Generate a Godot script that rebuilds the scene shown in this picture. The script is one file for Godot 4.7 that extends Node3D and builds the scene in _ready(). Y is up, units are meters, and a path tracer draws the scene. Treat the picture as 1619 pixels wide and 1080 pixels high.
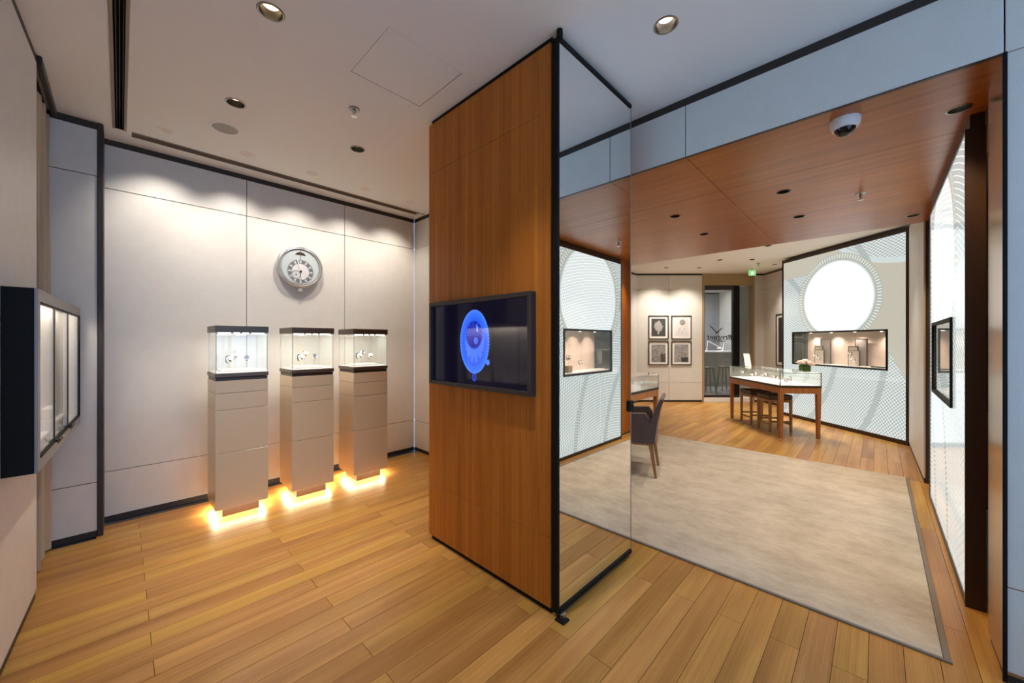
extends Node3D
# Plan axes: u runs right-and-forward of the camera (world +x), v runs left-and-forward (world -z), h is up.

const CAM_H := 1.4
const CEIL := 2.97
const SOFFIT := 2.59

var M := {}
var taken := {}
var mesh_cache := {}
var rng := RandomNumberGenerator.new()

# ------------------------------------------------------------------ helpers
func W(u: float, h: float, v: float) -> Vector3:
	return Vector3(u, h, -v)

func cam_uv(x: float, z: float) -> Vector2:   # metres right of and ahead of the viewpoint -> plan u, v
	var a := deg_to_rad(44.0)
	return Vector2(x * sin(a) + z * cos(a), -x * cos(a) + z * sin(a))

func numbered(called: String) -> String:
	var n: int = taken.get(called, 0)
	taken[called] = n + 1
	return called if n == 0 else "%s_%03d" % [called, n]

func fr(p: Vector2, q: Vector2) -> Transform3D:   # frame of a wall seen from inside, p at its left end, q at its right end
	var o := W(p.x, 0, p.y)
	var ex := (W(q.x, 0, q.y) - o).normalized()
	return Transform3D(Basis(ex, Vector3.UP, ex.cross(Vector3.UP)), o)

func thing(called: String, label: String, category: String, xf: Transform3D, group := "", kind := "") -> Node3D:
	var o := Node3D.new()
	o.name = numbered(called)
	add_child(o)
	o.transform = xf
	meta(o, label, category, group, kind)
	return o

func meta(o: Node, label: String, category: String, group := "", kind := "") -> void:
	o.set_meta("label", label)
	o.set_meta("category", category)
	if group != "":
		o.set_meta("group", group)
	if kind != "":
		o.set_meta("kind", kind)

func at(u: float, h: float, v: float, turn := 0.0) -> Transform3D:
	return Transform3D(Basis(Vector3.UP, turn), W(u, h, v))

func part(called: String, mesh: Mesh, mat: Material, parent: Node3D, pos := Vector3.ZERO, rot := Vector3.ZERO, label := "") -> MeshInstance3D:
	var o := MeshInstance3D.new()
	o.name = called
	o.mesh = mesh
	o.material_override = mat
	o.position = pos
	o.rotation = rot
	if label != "":
		o.set_meta("label", label)
	parent.add_child(o, true)
	return o

func orient(st: SurfaceTool, pts: Array, outward: Vector3, uvs := []) -> void:
	var n: Vector3 = ((pts[1] - pts[0]) as Vector3).cross(pts[2] - pts[0])
	if n.length() < 1e-12 and pts.size() > 3:
		n = ((pts[2] - pts[0]) as Vector3).cross(pts[3] - pts[0])
	n = n.normalized()
	var order := range(pts.size())
	if n.dot(outward) > 0.0:
		order.reverse()
	else:
		n = -n
	for k in range(1, pts.size() - 1):
		for i in [0, k, k + 1]:
			st.set_normal(n)
			if uvs.size() > 0:
				st.set_uv(uvs[order[i]])
			st.add_vertex(pts[order[i]])

func add_bev(st: SurfaceTool, c: Vector3, s: Vector3, b: float, basis := Basis()) -> void:
	b = minf(b, minf(s.x, minf(s.y, s.z)) * 0.45)
	var hs := s * 0.5
	var P := {}
	for sx in [-1, 1]:
		for sy in [-1, 1]:
			for sz in [-1, 1]:
				for ax in 3:
					var p := Vector3(sx * hs.x, sy * hs.y, sz * hs.z)
					for o in 3:
						if o != ax:
							p[o] -= signf(p[o]) * b
					P[[sx, sy, sz, ax]] = c + basis * p
	for ax in 3:
		var o1 := (ax + 1) % 3
		var o2 := (ax + 2) % 3
		for sg in [-1, 1]:
			var q := []
			for pr in [[-1, -1], [1, -1], [1, 1], [-1, 1]]:
				var k := [0, 0, 0]
				k[ax] = sg; k[o1] = pr[0]; k[o2] = pr[1]
				q.append(P[[k[0], k[1], k[2], ax]])
			var nn := Vector3.ZERO
			nn[ax] = sg
			orient(st, q, basis * nn)
		if b > 0.0:
			for s1 in [-1, 1]:
				for s2 in [-1, 1]:
					var k0 := [0, 0, 0]
					var k1 := [0, 0, 0]
					k0[ax] = -1; k0[o1] = s1; k0[o2] = s2
					k1[ax] = 1; k1[o1] = s1; k1[o2] = s2
					var nn := Vector3.ZERO
					nn[o1] = s1; nn[o2] = s2
					orient(st, [P[[k0[0], k0[1], k0[2], o1]], P[[k1[0], k1[1], k1[2], o1]], P[[k1[0], k1[1], k1[2], o2]], P[[k0[0], k0[1], k0[2], o2]]], basis * nn)
	if b > 0.0:
		for sx in [-1, 1]:
			for sy in [-1, 1]:
				for sz in [-1, 1]:
					orient(st, [P[[sx, sy, sz, 0]], P[[sx, sy, sz, 1]], P[[sx, sy, sz, 2]]], basis * Vector3(sx, sy, sz))

func tool() -> SurfaceTool:
	var st := SurfaceTool.new()
	st.begin(Mesh.PRIMITIVE_TRIANGLES)
	return st

func bev(sx: float, sy: float, sz: float, b := 0.002) -> Mesh:
	var key := "b%.4f,%.4f,%.4f,%.4f" % [sx, sy, sz, b]
	if not mesh_cache.has(key):
		var st := tool()
		add_bev(st, Vector3.ZERO, Vector3(sx, sy, sz), b)
		mesh_cache[key] = st.commit()
	return mesh_cache[key]

func boxes(list: Array, b := 0.002) -> Mesh:   # list of [x0, x1, y0, y1, z0, z1], one part
	var st := tool()
	for e in list:
		add_bev(st, Vector3((e[0] + e[1]) / 2.0, (e[2] + e[3]) / 2.0, (e[4] + e[5]) / 2.0), Vector3(absf(e[1] - e[0]), absf(e[3] - e[2]), absf(e[5] - e[4])), b)
	return st.commit()

func span(called: String, mat: Material, parent: Node3D, x0: float, x1: float, y0: float, y1: float, z0: float, z1: float, b := 0.002, label := "") -> MeshInstance3D:
	return part(called, bev(absf(x1 - x0), absf(y1 - y0), absf(z1 - z0), b), mat, parent, Vector3((x0 + x1) / 2.0, (y0 + y1) / 2.0, (z0 + z1) / 2.0), Vector3.ZERO, label)

func lathe(profile: Array, seg := 24) -> Mesh:   # profile of Vector2(radius, height), bottom to top outside
	var key := "l" + str(profile) + str(seg)
	if mesh_cache.has(key):
		return mesh_cache[key]
	var st := tool()
	for i in range(profile.size() - 1):
		var a: Vector2 = profile[i]
		var b: Vector2 = profile[i + 1]
		if a.distance_to(b) < 1e-6:
			continue
		var n2 := Vector2(b.y - a.y, a.x - b.x).normalized()
		var na := n2
		var nb := n2
		if i > 0:
			var z: Vector2 = profile[i - 1]
			var m := Vector2(a.y - z.y, z.x - a.x).normalized()
			if m.dot(n2) > 0.7:
				na = (m + n2).normalized()
		if i < profile.size() - 2:
			var z2: Vector2 = profile[i + 2]
			var m2 := Vector2(z2.y - b.y, b.x - z2.x).normalized()
			if m2.dot(n2) > 0.7:
				nb = (m2 + n2).normalized()
		for k in seg:
			var t0 := TAU * k / seg
			var t1 := TAU * (k + 1) / seg
			var d0 := Vector3(cos(t0), 0, sin(t0))
			var d1 := Vector3(cos(t1), 0, sin(t1))
			var v := [d0 * a.x + Vector3.UP * a.y, d1 * a.x + Vector3.UP * a.y, d1 * b.x + Vector3.UP * b.y, d0 * b.x + Vector3.UP * b.y]
			var nn := [d0 * na.x + Vector3.UP * na.y, d1 * na.x + Vector3.UP * na.y, d1 * nb.x + Vector3.UP * nb.y, d0 * nb.x + Vector3.UP * nb.y]
			for tri in [[0, 1, 2], [0, 2, 3]]:
				var A: Vector3 = v[tri[0]]
				var B: Vector3 = v[tri[1]]
				var C: Vector3 = v[tri[2]]
				var cr := (B - A).cross(C - A)
				if cr.length() < 1e-14:
					continue
				var o: Array = tri if cr.dot(nn[tri[0]] + nn[tri[1]] + nn[tri[2]]) < 0.0 else [tri[0], tri[2], tri[1]]
				for j in o:
					st.set_normal(nn[j])
					st.add_vertex(v[j])
	mesh_cache[key] = st.commit()
	return mesh_cache[key]

func add_tube(st: SurfaceTool, pts: Array, r0: float, r1: float, seg := 8) -> void:
	var rings := []
	for i in pts.size():
		var p: Vector3 = pts[i]
		var d: Vector3 = ((pts[mini(i + 1, pts.size() - 1)] as Vector3) - (pts[maxi(i - 1, 0)] as Vector3)).normalized()
		var side := d.cross(Vector3.UP if absf(d.y) < 0.9 else Vector3.RIGHT).normalized()
		var up := side.cross(d).normalized()
		var r := lerpf(r0, r1, float(i) / maxf(1.0, pts.size() - 1))
		var ring := []
		for k in seg:
			var t := TAU * k / seg
			ring.append([p + (side * cos(t) + up * sin(t)) * r, side * cos(t) + up * sin(t)])
		rings.append([ring, p, d])
	for i in range(rings.size() - 1):
		for k in seg:
			var k2 := (k + 1) % seg
			var q := [rings[i][0][k], rings[i][0][k2], rings[i + 1][0][k2], rings[i + 1][0][k]]
			for tri in [[0, 1, 2], [0, 2, 3]]:
				var A: Vector3 = q[tri[0]][0]
				var cr := ((q[tri[1]][0] as Vector3) - A).cross((q[tri[2]][0] as Vector3) - A)
				var o: Array = tri if cr.dot(q[tri[0]][1]) < 0.0 else [tri[0], tri[2], tri[1]]
				for j in o:
					st.set_normal(q[j][1])
					st.add_vertex(q[j][0])
	for e in [0, rings.size() - 1]:
		var cap := []
		for k in seg:
			cap.append(rings[e][0][k][0])
		orient(st, cap, rings[e][2] * (-1.0 if e == 0 else 1.0))

func tube(pts: Array, r0: float, r1 := -1.0, seg := 8) -> Mesh:
	var st := tool()
	add_tube(st, pts, r0, r0 if r1 < 0.0 else r1, seg)
	return st.commit()

func add_frustum(st: SurfaceTool, c0: Vector3, s0: Vector2, c1: Vector3, s1: Vector2) -> void:   # square leg from c0 (bottom, size s0) to c1
	var a := []
	var b := []
	for q in [[-1, -1], [1, -1], [1, 1], [-1, 1]]:
		a.append(c0 + Vector3(q[0] * s0.x / 2.0, 0, q[1] * s0.y / 2.0))
		b.append(c1 + Vector3(q[0] * s1.x / 2.0, 0, q[1] * s1.y / 2.0))
	var mid := (c0 + c1) / 2.0
	orient(st, a, Vector3.DOWN)
	orient(st, b, Vector3.UP)
	for k in 4:
		var k2 := (k + 1) % 4
		var fc: Vector3 = (a[k] + a[k2] + b[k] + b[k2]) / 4.0
		orient(st, [a[k], a[k2], b[k2], b[k]], fc - mid)

func frustum(c0: Vector3, s0: float, c1: Vector3, s1: float) -> Mesh:
	var st := tool()
	add_frustum(st, c0, Vector2(s0, s0), c1, Vector2(s1, s1))
	return st.commit()

func sheet(w: float, h: float, hole := Rect2()) -> Mesh:   # upright print w x h from (0, 0), facing +z, with an optional opening; uv 0..1
	var st := tool()
	var xs := [0.0, w]
	var ys := [0.0, h]
	if hole.size.x > 0.0:
		xs = [0.0, hole.position.x, hole.end.x, w]
		ys = [0.0, hole.position.y, hole.end.y, h]
	for i in range(xs.size() - 1):
		for j in range(ys.size() - 1):
			if xs.size() > 2 and i == 1 and j == 1:
				continue
			var q := [Vector3(xs[i], ys[j], 0), Vector3(xs[i + 1], ys[j], 0), Vector3(xs[i + 1], ys[j + 1], 0), Vector3(xs[i], ys[j + 1], 0)]
			var uv := []
			for p in q:
				uv.append(Vector2(p.x / w, 1.0 - p.y / h))
			orient(st, q, Vector3.BACK, uv)
	return st.commit()

func disc_print(rx: float, ry: float, seg := 48) -> Mesh:   # flat print in the xy plane, facing +z
	var st := tool()
	for k in seg:
		var q := [Vector3.ZERO]
		var uv := [Vector2(0.5, 0.5)]
		for t in [TAU * k / seg, TAU * (k + 1) / seg]:
			q.append(Vector3(cos(t) * rx, sin(t) * ry, 0))
			uv.append(Vector2(0.5 + 0.5 * cos(t), 0.5 - 0.5 * sin(t)))
		orient(st, q, Vector3.BACK, uv)
	return st.commit()

func extrude(poly: PackedVector2Array, depth: float) -> Mesh:   # polygon in xy, extruded along z about the middle
	var st := tool()
	var tri := Geometry2D.triangulate_polygon(poly)
	for s in [-1.0, 1.0]:
		for i in range(0, tri.size(), 3):
			var q := []
			for j in 3:
				var p: Vector2 = poly[tri[i + j]]
				q.append(Vector3(p.x, p.y, s * depth / 2.0))
			orient(st, q, Vector3(0, 0, s))
	var cw := Geometry2D.is_polygon_clockwise(poly)
	for i in poly.size():
		var a := poly[i]
		var b := poly[(i + 1) % poly.size()]
		var d := b - a
		var n := Vector2(d.y, -d.x) * (-1.0 if cw else 1.0)
		orient(st, [Vector3(a.x, a.y, -depth / 2.0), Vector3(b.x, b.y, -depth / 2.0), Vector3(b.x, b.y, depth / 2.0), Vector3(a.x, a.y, depth / 2.0)], Vector3(n.x, n.y, 0))
	return st.commit()

# ------------------------------------------------------------------ materials
func mat(color: Color, rough := 0.6, metal := 0.0, spec := 0.5) -> StandardMaterial3D:
	var m := StandardMaterial3D.new()
	m.albedo_color = color
	m.roughness = rough
	m.metallic = metal
	m.metallic_specular = spec
	return m

func rgb8(r: int, g: int, b: int) -> Color:
	return Color(r / 255.0, g / 255.0, b / 255.0)

func glow(color: Color, energy: float) -> StandardMaterial3D:
	var m := mat(Color(0.9, 0.9, 0.9), 0.5)
	m.emission_enabled = true
	m.emission = color
	m.emission_energy_multiplier = energy
	return m

func glass(alpha := 0.05, tint := Color(0.9, 1.0, 0.96)) -> StandardMaterial3D:
	var m := mat(Color(tint.r, tint.g, tint.b, alpha), 0.02)
	m.transparency = BaseMaterial3D.TRANSPARENCY_ALPHA
	return m

func noise_img(w: int, h: int, freq: float, sd: int, octaves := 3) -> Image:
	var n := FastNoiseLite.new()
	n.seed = sd
	n.frequency = freq
	n.fractal_octaves = octaves
	return n.get_seamless_image(w, h)

func wood_tex(dark: Color, light: Color, sd: int, along_x: bool, figure := 0.35) -> ImageTexture:
	var n := 512
	var fine := noise_img(n, 6, 0.16, sd, 3)
	fine.resize(n, n, Image.INTERPOLATE_CUBIC)
	var mid := noise_img(96, 5, 0.09, sd + 1, 3)
	mid.resize(n, n, Image.INTERPOLATE_CUBIC)
	var blot := noise_img(96, 48, 0.03, sd + 2, 4)
	blot.resize(n, n, Image.INTERPOLATE_CUBIC)
	var pore := noise_img(n, 48, 0.35, sd + 3, 2)
	pore.resize(n, n, Image.INTERPOLATE_CUBIC)
	for im in [fine, mid, blot, pore]:
		im.convert(Image.FORMAT_L8)
	var a := fine.get_data()
	var b := mid.get_data()
	var c := blot.get_data()
	var d := pore.get_data()
	var out := PackedByteArray()
	out.resize(n * n * 3)
	for y in n:
		for x in n:
			var i := y * n + x
			var t := (0.42 * a[i] + 0.33 * b[i] + figure * 0.7 * c[i] + 0.2 * d[i]) / 255.0
			t = clampf((t / (0.95 + figure * 0.7) - 0.5) * 2.0 + 0.5, 0.0, 1.0)
			var o := (x * n + y if along_x else i) * 3
			out[o] = int(255.0 * lerpf(dark.r, light.r, t))
			out[o + 1] = int(255.0 * lerpf(dark.g, light.g, t))
			out[o + 2] = int(255.0 * lerpf(dark.b, light.b, t))
	return ImageTexture.create_from_image(Image.create_from_data(n, n, false, Image.FORMAT_RGB8, out))

func two_tone(a: Color, b: Color, sd: int, size: int, freqs: Array, contrast := 1.6) -> ImageTexture:
	var layers := []
	for k in freqs.size():
		var im := noise_img(size, size, freqs[k][0], sd + k, 4)
		im.convert(Image.FORMAT_L8)
		layers.append(im.get_data())
	var out := PackedByteArray()
	out.resize(size * size * 3)
	for i in size * size:
		var t := 0.0
		for k in freqs.size():
			t += freqs[k][1] * layers[k][i] / 255.0
		t = clampf((t - 0.5) * contrast + 0.5, 0.0, 1.0)
		out[i * 3] = int(255.0 * lerpf(a.r, b.r, t))
		out[i * 3 + 1] = int(255.0 * lerpf(a.g, b.g, t))
		out[i * 3 + 2] = int(255.0 * lerpf(a.b, b.b, t))
	return ImageTexture.create_from_image(Image.create_from_data(size, size, false, Image.FORMAT_RGB8, out))

func textured(tex: Texture2D, scale: Vector3, rough: float, tint := Color.WHITE, offset := Vector3.ZERO, spec := 0.5) -> StandardMaterial3D:
	var m := mat(tint, rough, 0.0, spec)
	m.albedo_texture = tex
	m.uv1_triplanar = true
	m.uv1_world_triplanar = true
	m.uv1_triplanar_sharpness = 8.0
	m.uv1_scale = scale
	m.uv1_offset = offset
	return m

func make_materials() -> void:
	var veneer := wood_tex(rgb8(156, 88, 25), rgb8(202, 126, 50), 11, false, 0.12)
	M.veneer = textured(veneer, Vector3(1.1, 0.45, 1.1), 0.36, Color.WHITE, Vector3.ZERO, 0.35)
	M.soffit_wood = textured(veneer, Vector3(1.1, 0.45, 0.35), 0.30, rgb8(236, 226, 214), Vector3(0.3, 0, 0.1))
	M.table_wood = textured(wood_tex(rgb8(160, 98, 46), rgb8(198, 134, 72), 41, false, 0.15), Vector3(2.2, 0.8, 2.2), 0.4)
	M.stool_wood = textured(wood_tex(rgb8(140, 100, 62), rgb8(186, 142, 94), 31, false, 0.2), Vector3(2.5, 0.9, 2.5), 0.4)
	M.planks = []
	var p1 := wood_tex(rgb8(160, 110, 52), rgb8(202, 152, 82), 21, true, 0.8)
	var p2 := wood_tex(rgb8(152, 103, 47), rgb8(196, 144, 74), 57, true, 1.0)
	for k in 10:
		var f := 0.90 + 0.10 * float((k * 7) % 10) / 9.0
		var m := textured(p1 if k % 2 == 0 else p2, Vector3(0.42, 1.0, 1.6), 0.33, Color(f, f * (0.985 + 0.02 * (k % 3)), f * (0.95 + 0.04 * (k % 4))), Vector3(0.37 * k, 0.0, 0.23 * k), 0.38)
		M.planks.append(m)
	var panel_tex := two_tone(rgb8(214, 209, 201), rgb8(224, 220, 212), 5, 256, [[0.02, 0.4], [0.25, 0.6]], 1.2)
	M.panel = textured(panel_tex, Vector3(1.3, 1.3, 1.3), 0.45)
	M.ceiling = mat(rgb8(237, 233, 226), 0.85)
	M.slot_beige = mat(rgb8(150, 132, 112), 0.6)
	M.dark_trim = mat(rgb8(48, 38, 33), 0.5)
	M.black = mat(rgb8(20, 18, 18), 0.6, 0.0, 0.3)
	M.backing = mat(rgb8(70, 64, 58), 0.8)
	M.bronze = mat(rgb8(92, 78, 66), 0.35, 0.55)
	M.dark_bronze = mat(rgb8(62, 48, 40), 0.32, 0.5)
	M.jamb_metal = mat(rgb8(196, 160, 122), 0.22, 0.75)
	M.mirror = mat(rgb8(240, 242, 242), 0.0, 1.0)
	M.chrome = mat(rgb8(205, 205, 205), 0.16, 1.0)
	M.silver = mat(rgb8(206, 205, 202), 0.3, 0.6)
	M.steel = mat(rgb8(150, 150, 148), 0.3, 1.0)
	M.lacquer = mat(rgb8(200, 181, 152), 0.28)
	M.white = mat(rgb8(238, 234, 228), 0.55)
	M.cream = mat(rgb8(226, 208, 192), 0.6)
	M.glass = glass()
	M.glass_edge = mat(rgb8(166, 184, 176), 0.1)
	M.carpet = textured(two_tone(rgb8(166, 151, 132), rgb8(196, 182, 163), 71, 512, [[0.012, 0.5], [0.05, 0.3], [0.3, 0.2]], 1.7), Vector3(0.62, 0.62, 0.4), 0.95, Color.WHITE, Vector3.ZERO, 0.2)
	M.carpet.heightmap_enabled = true
	var pile := noise_img(256, 256, 0.3, 90, 2)
	M.carpet.heightmap_texture = ImageTexture.create_from_image(pile)
	M.carpet.heightmap_scale = 0.4
	M.carpet.rim_enabled = true
	M.carpet.rim = 0.3
	M.curtain = textured(two_tone(rgb8(168, 154, 134), rgb8(186, 172, 152), 15, 128, [[0.3, 1.0]]), Vector3(4, 4, 4), 0.9)
	M.leather = mat(rgb8(92, 80, 76), 0.42)
	M.seat_leather = mat(rgb8(84, 66, 58), 0.45)
	M.dark_wood = mat(rgb8(52, 34, 26), 0.4)
	M.lamp_white = glow(Color(1.0, 0.95, 0.88), 6.0)
	M.lamp_warm = glow(Color(1.0, 0.88, 0.7), 5.0)
	M.lamp_dim = glow(Color(1.0, 0.93, 0.82), 0.5)
	M.reflector = mat(rgb8(70, 66, 62), 0.25, 0.9)
	M.led = glow(Color(1.0, 0.96, 0.9), 4.0)
	M.underglow = glow(Color(1.0, 0.84, 0.6), 9.0)

# ------------------------------------------------------------------ setting builders
func paneled_wall(called: String, label: String, p: Vector2, q: Vector2, h0: float, h1: float, vg: Array, hg: Array, m: Material, o := {}) -> Node3D:
	var root := thing(called, label, "wall", fr(p, q), "", "structure")
	wall_pieces(root, 0.0, p.distance_to(q), h0, h1, vg, hg, m, o)
	return root

func wall_pieces(root: Node3D, x0: float, x1: float, h0: float, h1: float, vg: Array, hg: Array, m: Material, o := {}) -> void:
	var thick: float = o.get("thick", 0.12)
	var top: float = o.get("top", 0.045)
	var base: float = o.get("base", 0.045)
	var g := 0.0025
	span("backing", M.backing, root, x0, x1, h0, h1, -thick, -0.013, 0.0)
	if top > 0.0:
		span("top_trim", M.dark_trim, root, x0, x1, h1 - top, h1, -0.013, -0.002, 0.001)
	if base > 0.0:
		span("skirting", M.dark_trim, root, x0, x1, h0, h0 + base, -0.013, -0.004, 0.001)
	var xs := [x0] + vg + [x1]
	var ys := [h0 + base] + hg + [h1 - top]
	for i in range(xs.size() - 1):
		for j in range(ys.size() - 1):
			span("panel", m, root, xs[i] + (g if i > 0 else 0.0), xs[i + 1] - (g if i < xs.size() - 2 else 0.0), ys[j] + (g if j > 0 else 0.0), ys[j + 1] - (g if j < ys.size() - 2 else 0.0), -0.013, 0.0, 0.0015)

func slab(called: String, parent: Node3D, m: Material, u0: float, u1: float, v0: float, v1: float, y0: float, y1: float, holes: Array, cuts := []) -> void:
	var c := CSGBox3D.new()
	c.name = called
	c.size = Vector3(u1 - u0, y1 - y0, v1 - v0)
	c.material = m
	parent.add_child(c, true)
	c.position = W((u0 + u1) / 2.0, (y0 + y1) / 2.0, (v0 + v1) / 2.0) - parent.position
	for hh in holes:   # [u, v, r]
		if hh[0] < u0 or hh[0] > u1 or hh[1] < v0 or hh[1] > v1:
			continue
		var k := CSGCylinder3D.new()
		k.name = "light_hole"
		k.operation = CSGShape3D.OPERATION_SUBTRACTION
		k.radius = hh[2]
		k.height = 0.2
		k.sides = 28
		k.material = M.black
		c.add_child(k, true)
		k.position = W(hh[0], y0, hh[1]) - parent.position - c.position
	for q in cuts:   # [u0, u1, v0, v1, depth]
		var k := CSGBox3D.new()
		k.name = "slot_cut"
		k.operation = CSGShape3D.OPERATION_SUBTRACTION
		k.size = Vector3(q[1] - q[0], 2.0 * q[4], q[3] - q[2])
		k.material = q[5] if q.size() > 5 else m
		c.add_child(k, true)
		k.position = W((q[0] + q[1]) / 2.0, y0, (q[2] + q[3]) / 2.0) - parent.position - c.position

func spot(parent: Node3D, pos: Vector3, towards: Vector3, energy: float, angle: float, color: Color, size := 0.03, soft := 1.0) -> void:
	var l := SpotLight3D.new()
	l.name = "spot_lamp"
	parent.add_child(l, true)
	l.position = pos
	var d := towards.normalized()
	l.basis = Basis.looking_at(d, Vector3.UP if absf(d.y) < 0.95 else Vector3.RIGHT)
	l.light_energy = energy
	l.spot_angle = angle
	l.spot_angle_attenuation = soft
	l.spot_range = 14.0
	l.spot_attenuation = 2.0
	l.light_color = color
	l.light_size = size
	l.shadow_enabled = true

func area(parent: Node3D, pos: Vector3, towards: Vector3, size: Vector2, energy: float, color: Color) -> void:
	var l := AreaLight3D.new()
	l.name = "area_lamp"
	parent.add_child(l, true)
	l.position = pos
	var d := towards.normalized()
	l.basis = Basis.looking_at(d, Vector3.UP if absf(d.y) < 0.95 else Vector3.BACK)
	l.area_size = size
	l.light_energy = energy
	l.light_color = color
	l.area_range = 14.0
	l.shadow_enabled = true

func downlight(label: String, group: String, u: float, h: float, v: float, r: float, energy: float, angle: float, color: Color, lamp: Material, aim := Vector3.DOWN) -> void:
	var t := thing("downlight", label, "downlight", at(u, h, v), group)
	part("trim_ring", lathe([Vector2(r - 0.001, 0.0), Vector2(r - 0.001, -0.003), Vector2(r + 0.006, -0.003), Vector2(r + 0.009, 0.0)], 28), M.steel if lamp != M.lamp_dim else M.dark_bronze, t)
	part("reflector", lathe([Vector2(r - 0.002, -0.002), Vector2(r - 0.004, 0.02), Vector2(r * 0.72, 0.045)], 28), M.reflector, t)
	part("lamp", lathe([Vector2(0.0, 0.034), Vector2(r * 0.72, 0.037), Vector2(r * 0.72, 0.046), Vector2(0.0, 0.046)], 24), lamp, t)
	if energy > 0.0:
		spot(t, Vector3(0, -0.006, 0), aim, energy, angle, color, r * 0.5)

func sprinkler(label: String, u: float, h: float, v: float) -> void:
	var t := thing("fire_sprinkler", label, "sprinkler", at(u, h, v), "ceiling sprinklers")
	part("escutcheon", lathe([Vector2(0.0, -0.004), Vector2(0.03, -0.006), Vector2(0.036, 0.0)], 20), M.steel, t)
	part("body", lathe([Vector2(0.0, -0.05), Vector2(0.006, -0.05), Vector2(0.008, -0.03), Vector2(0.011, -0.028), Vector2(0.011, -0.004)], 12), M.chrome, t)
	part("deflector", lathe([Vector2(0.0, -0.053), Vector2(0.02, -0.053), Vector2(0.02, -0.05), Vector2(0.0, -0.05)], 16), M.chrome, t)

# ------------------------------------------------------------------ floor
func build_floor() -> void:
	var root := thing("floor", "honey-brown wooden plank floor running through both rooms", "floor", Transform3D(), "", "structure")
	span("subfloor", M.backing, root, -0.9, 10.6, -0.12, -0.0125, -4.45, 2.0, 0.0)
	rng.seed = 4
	var pw := 0.113
	var stuff := tool()
	for r in range(-36, 20):
		var v0 := 2.175 + pw * r
		var v1 := v0 + pw
		var vm := (v0 + v1) / 2.0
		if v1 > 4.32 or v0 < -1.85:
			continue
		var spans := []
		var pw_end := 8.30 + 0.966 * (4.0 - v0) + 0.1
		var lw_end := 7.34 + (v1 + 0.305) * 0.9013 + 0.02
		var side_end := 3.96 + 1.0354 * (v1 + 4.10) + 0.08
		var far: float = minf(pw_end, lw_end if vm < 1.25 else side_end)
		if vm > 4.03:
			spans = [[-0.12, 2.70]]
		elif vm > 2.9:
			spans = [[-0.8, 2.70], [2.70, far]]
		elif vm > 2.3:
			spans = [[-0.56, 2.70], [5.5, far]]
		elif vm > -0.2:
			spans = [[-0.56, 2.56], [5.5, far]]
		elif vm > -0.45:
			spans = [[-0.56, minf(far, 7.4)]]
		else:
			spans = [[-0.6, 2.6]]
		var j0 := 0.1 if r % 2 == 0 else 0.78
		for s in spans:
			var edges := [s[0]]
			var k := ceili((s[0] - j0) / 1.36 + 0.05)
			while j0 + 1.36 * k < s[1] - 0.08:
				edges.append(j0 + 1.36 * k)
				k += 1
			edges.append(s[1])
			for i in range(edges.size() - 1):
				var len := snappedf(edges[i + 1] - edges[i], 0.001) - 0.0016
				var c := W((edges[i] + edges[i + 1]) / 2.0, -0.006, vm)
				if v1 < -0.48:
					add_bev(stuff, c, Vector3(len, 0.012, pw - 0.0016), 0.0008)
				else:
					part("plank", bev(len, 0.012, pw - 0.0016, 0.0008), M.planks[rng.randi() % 10], root, c)
	var rest := part("plank_field", stuff.commit(), M.planks[3], root)
	rest.set_meta("kind", "stuff")

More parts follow.
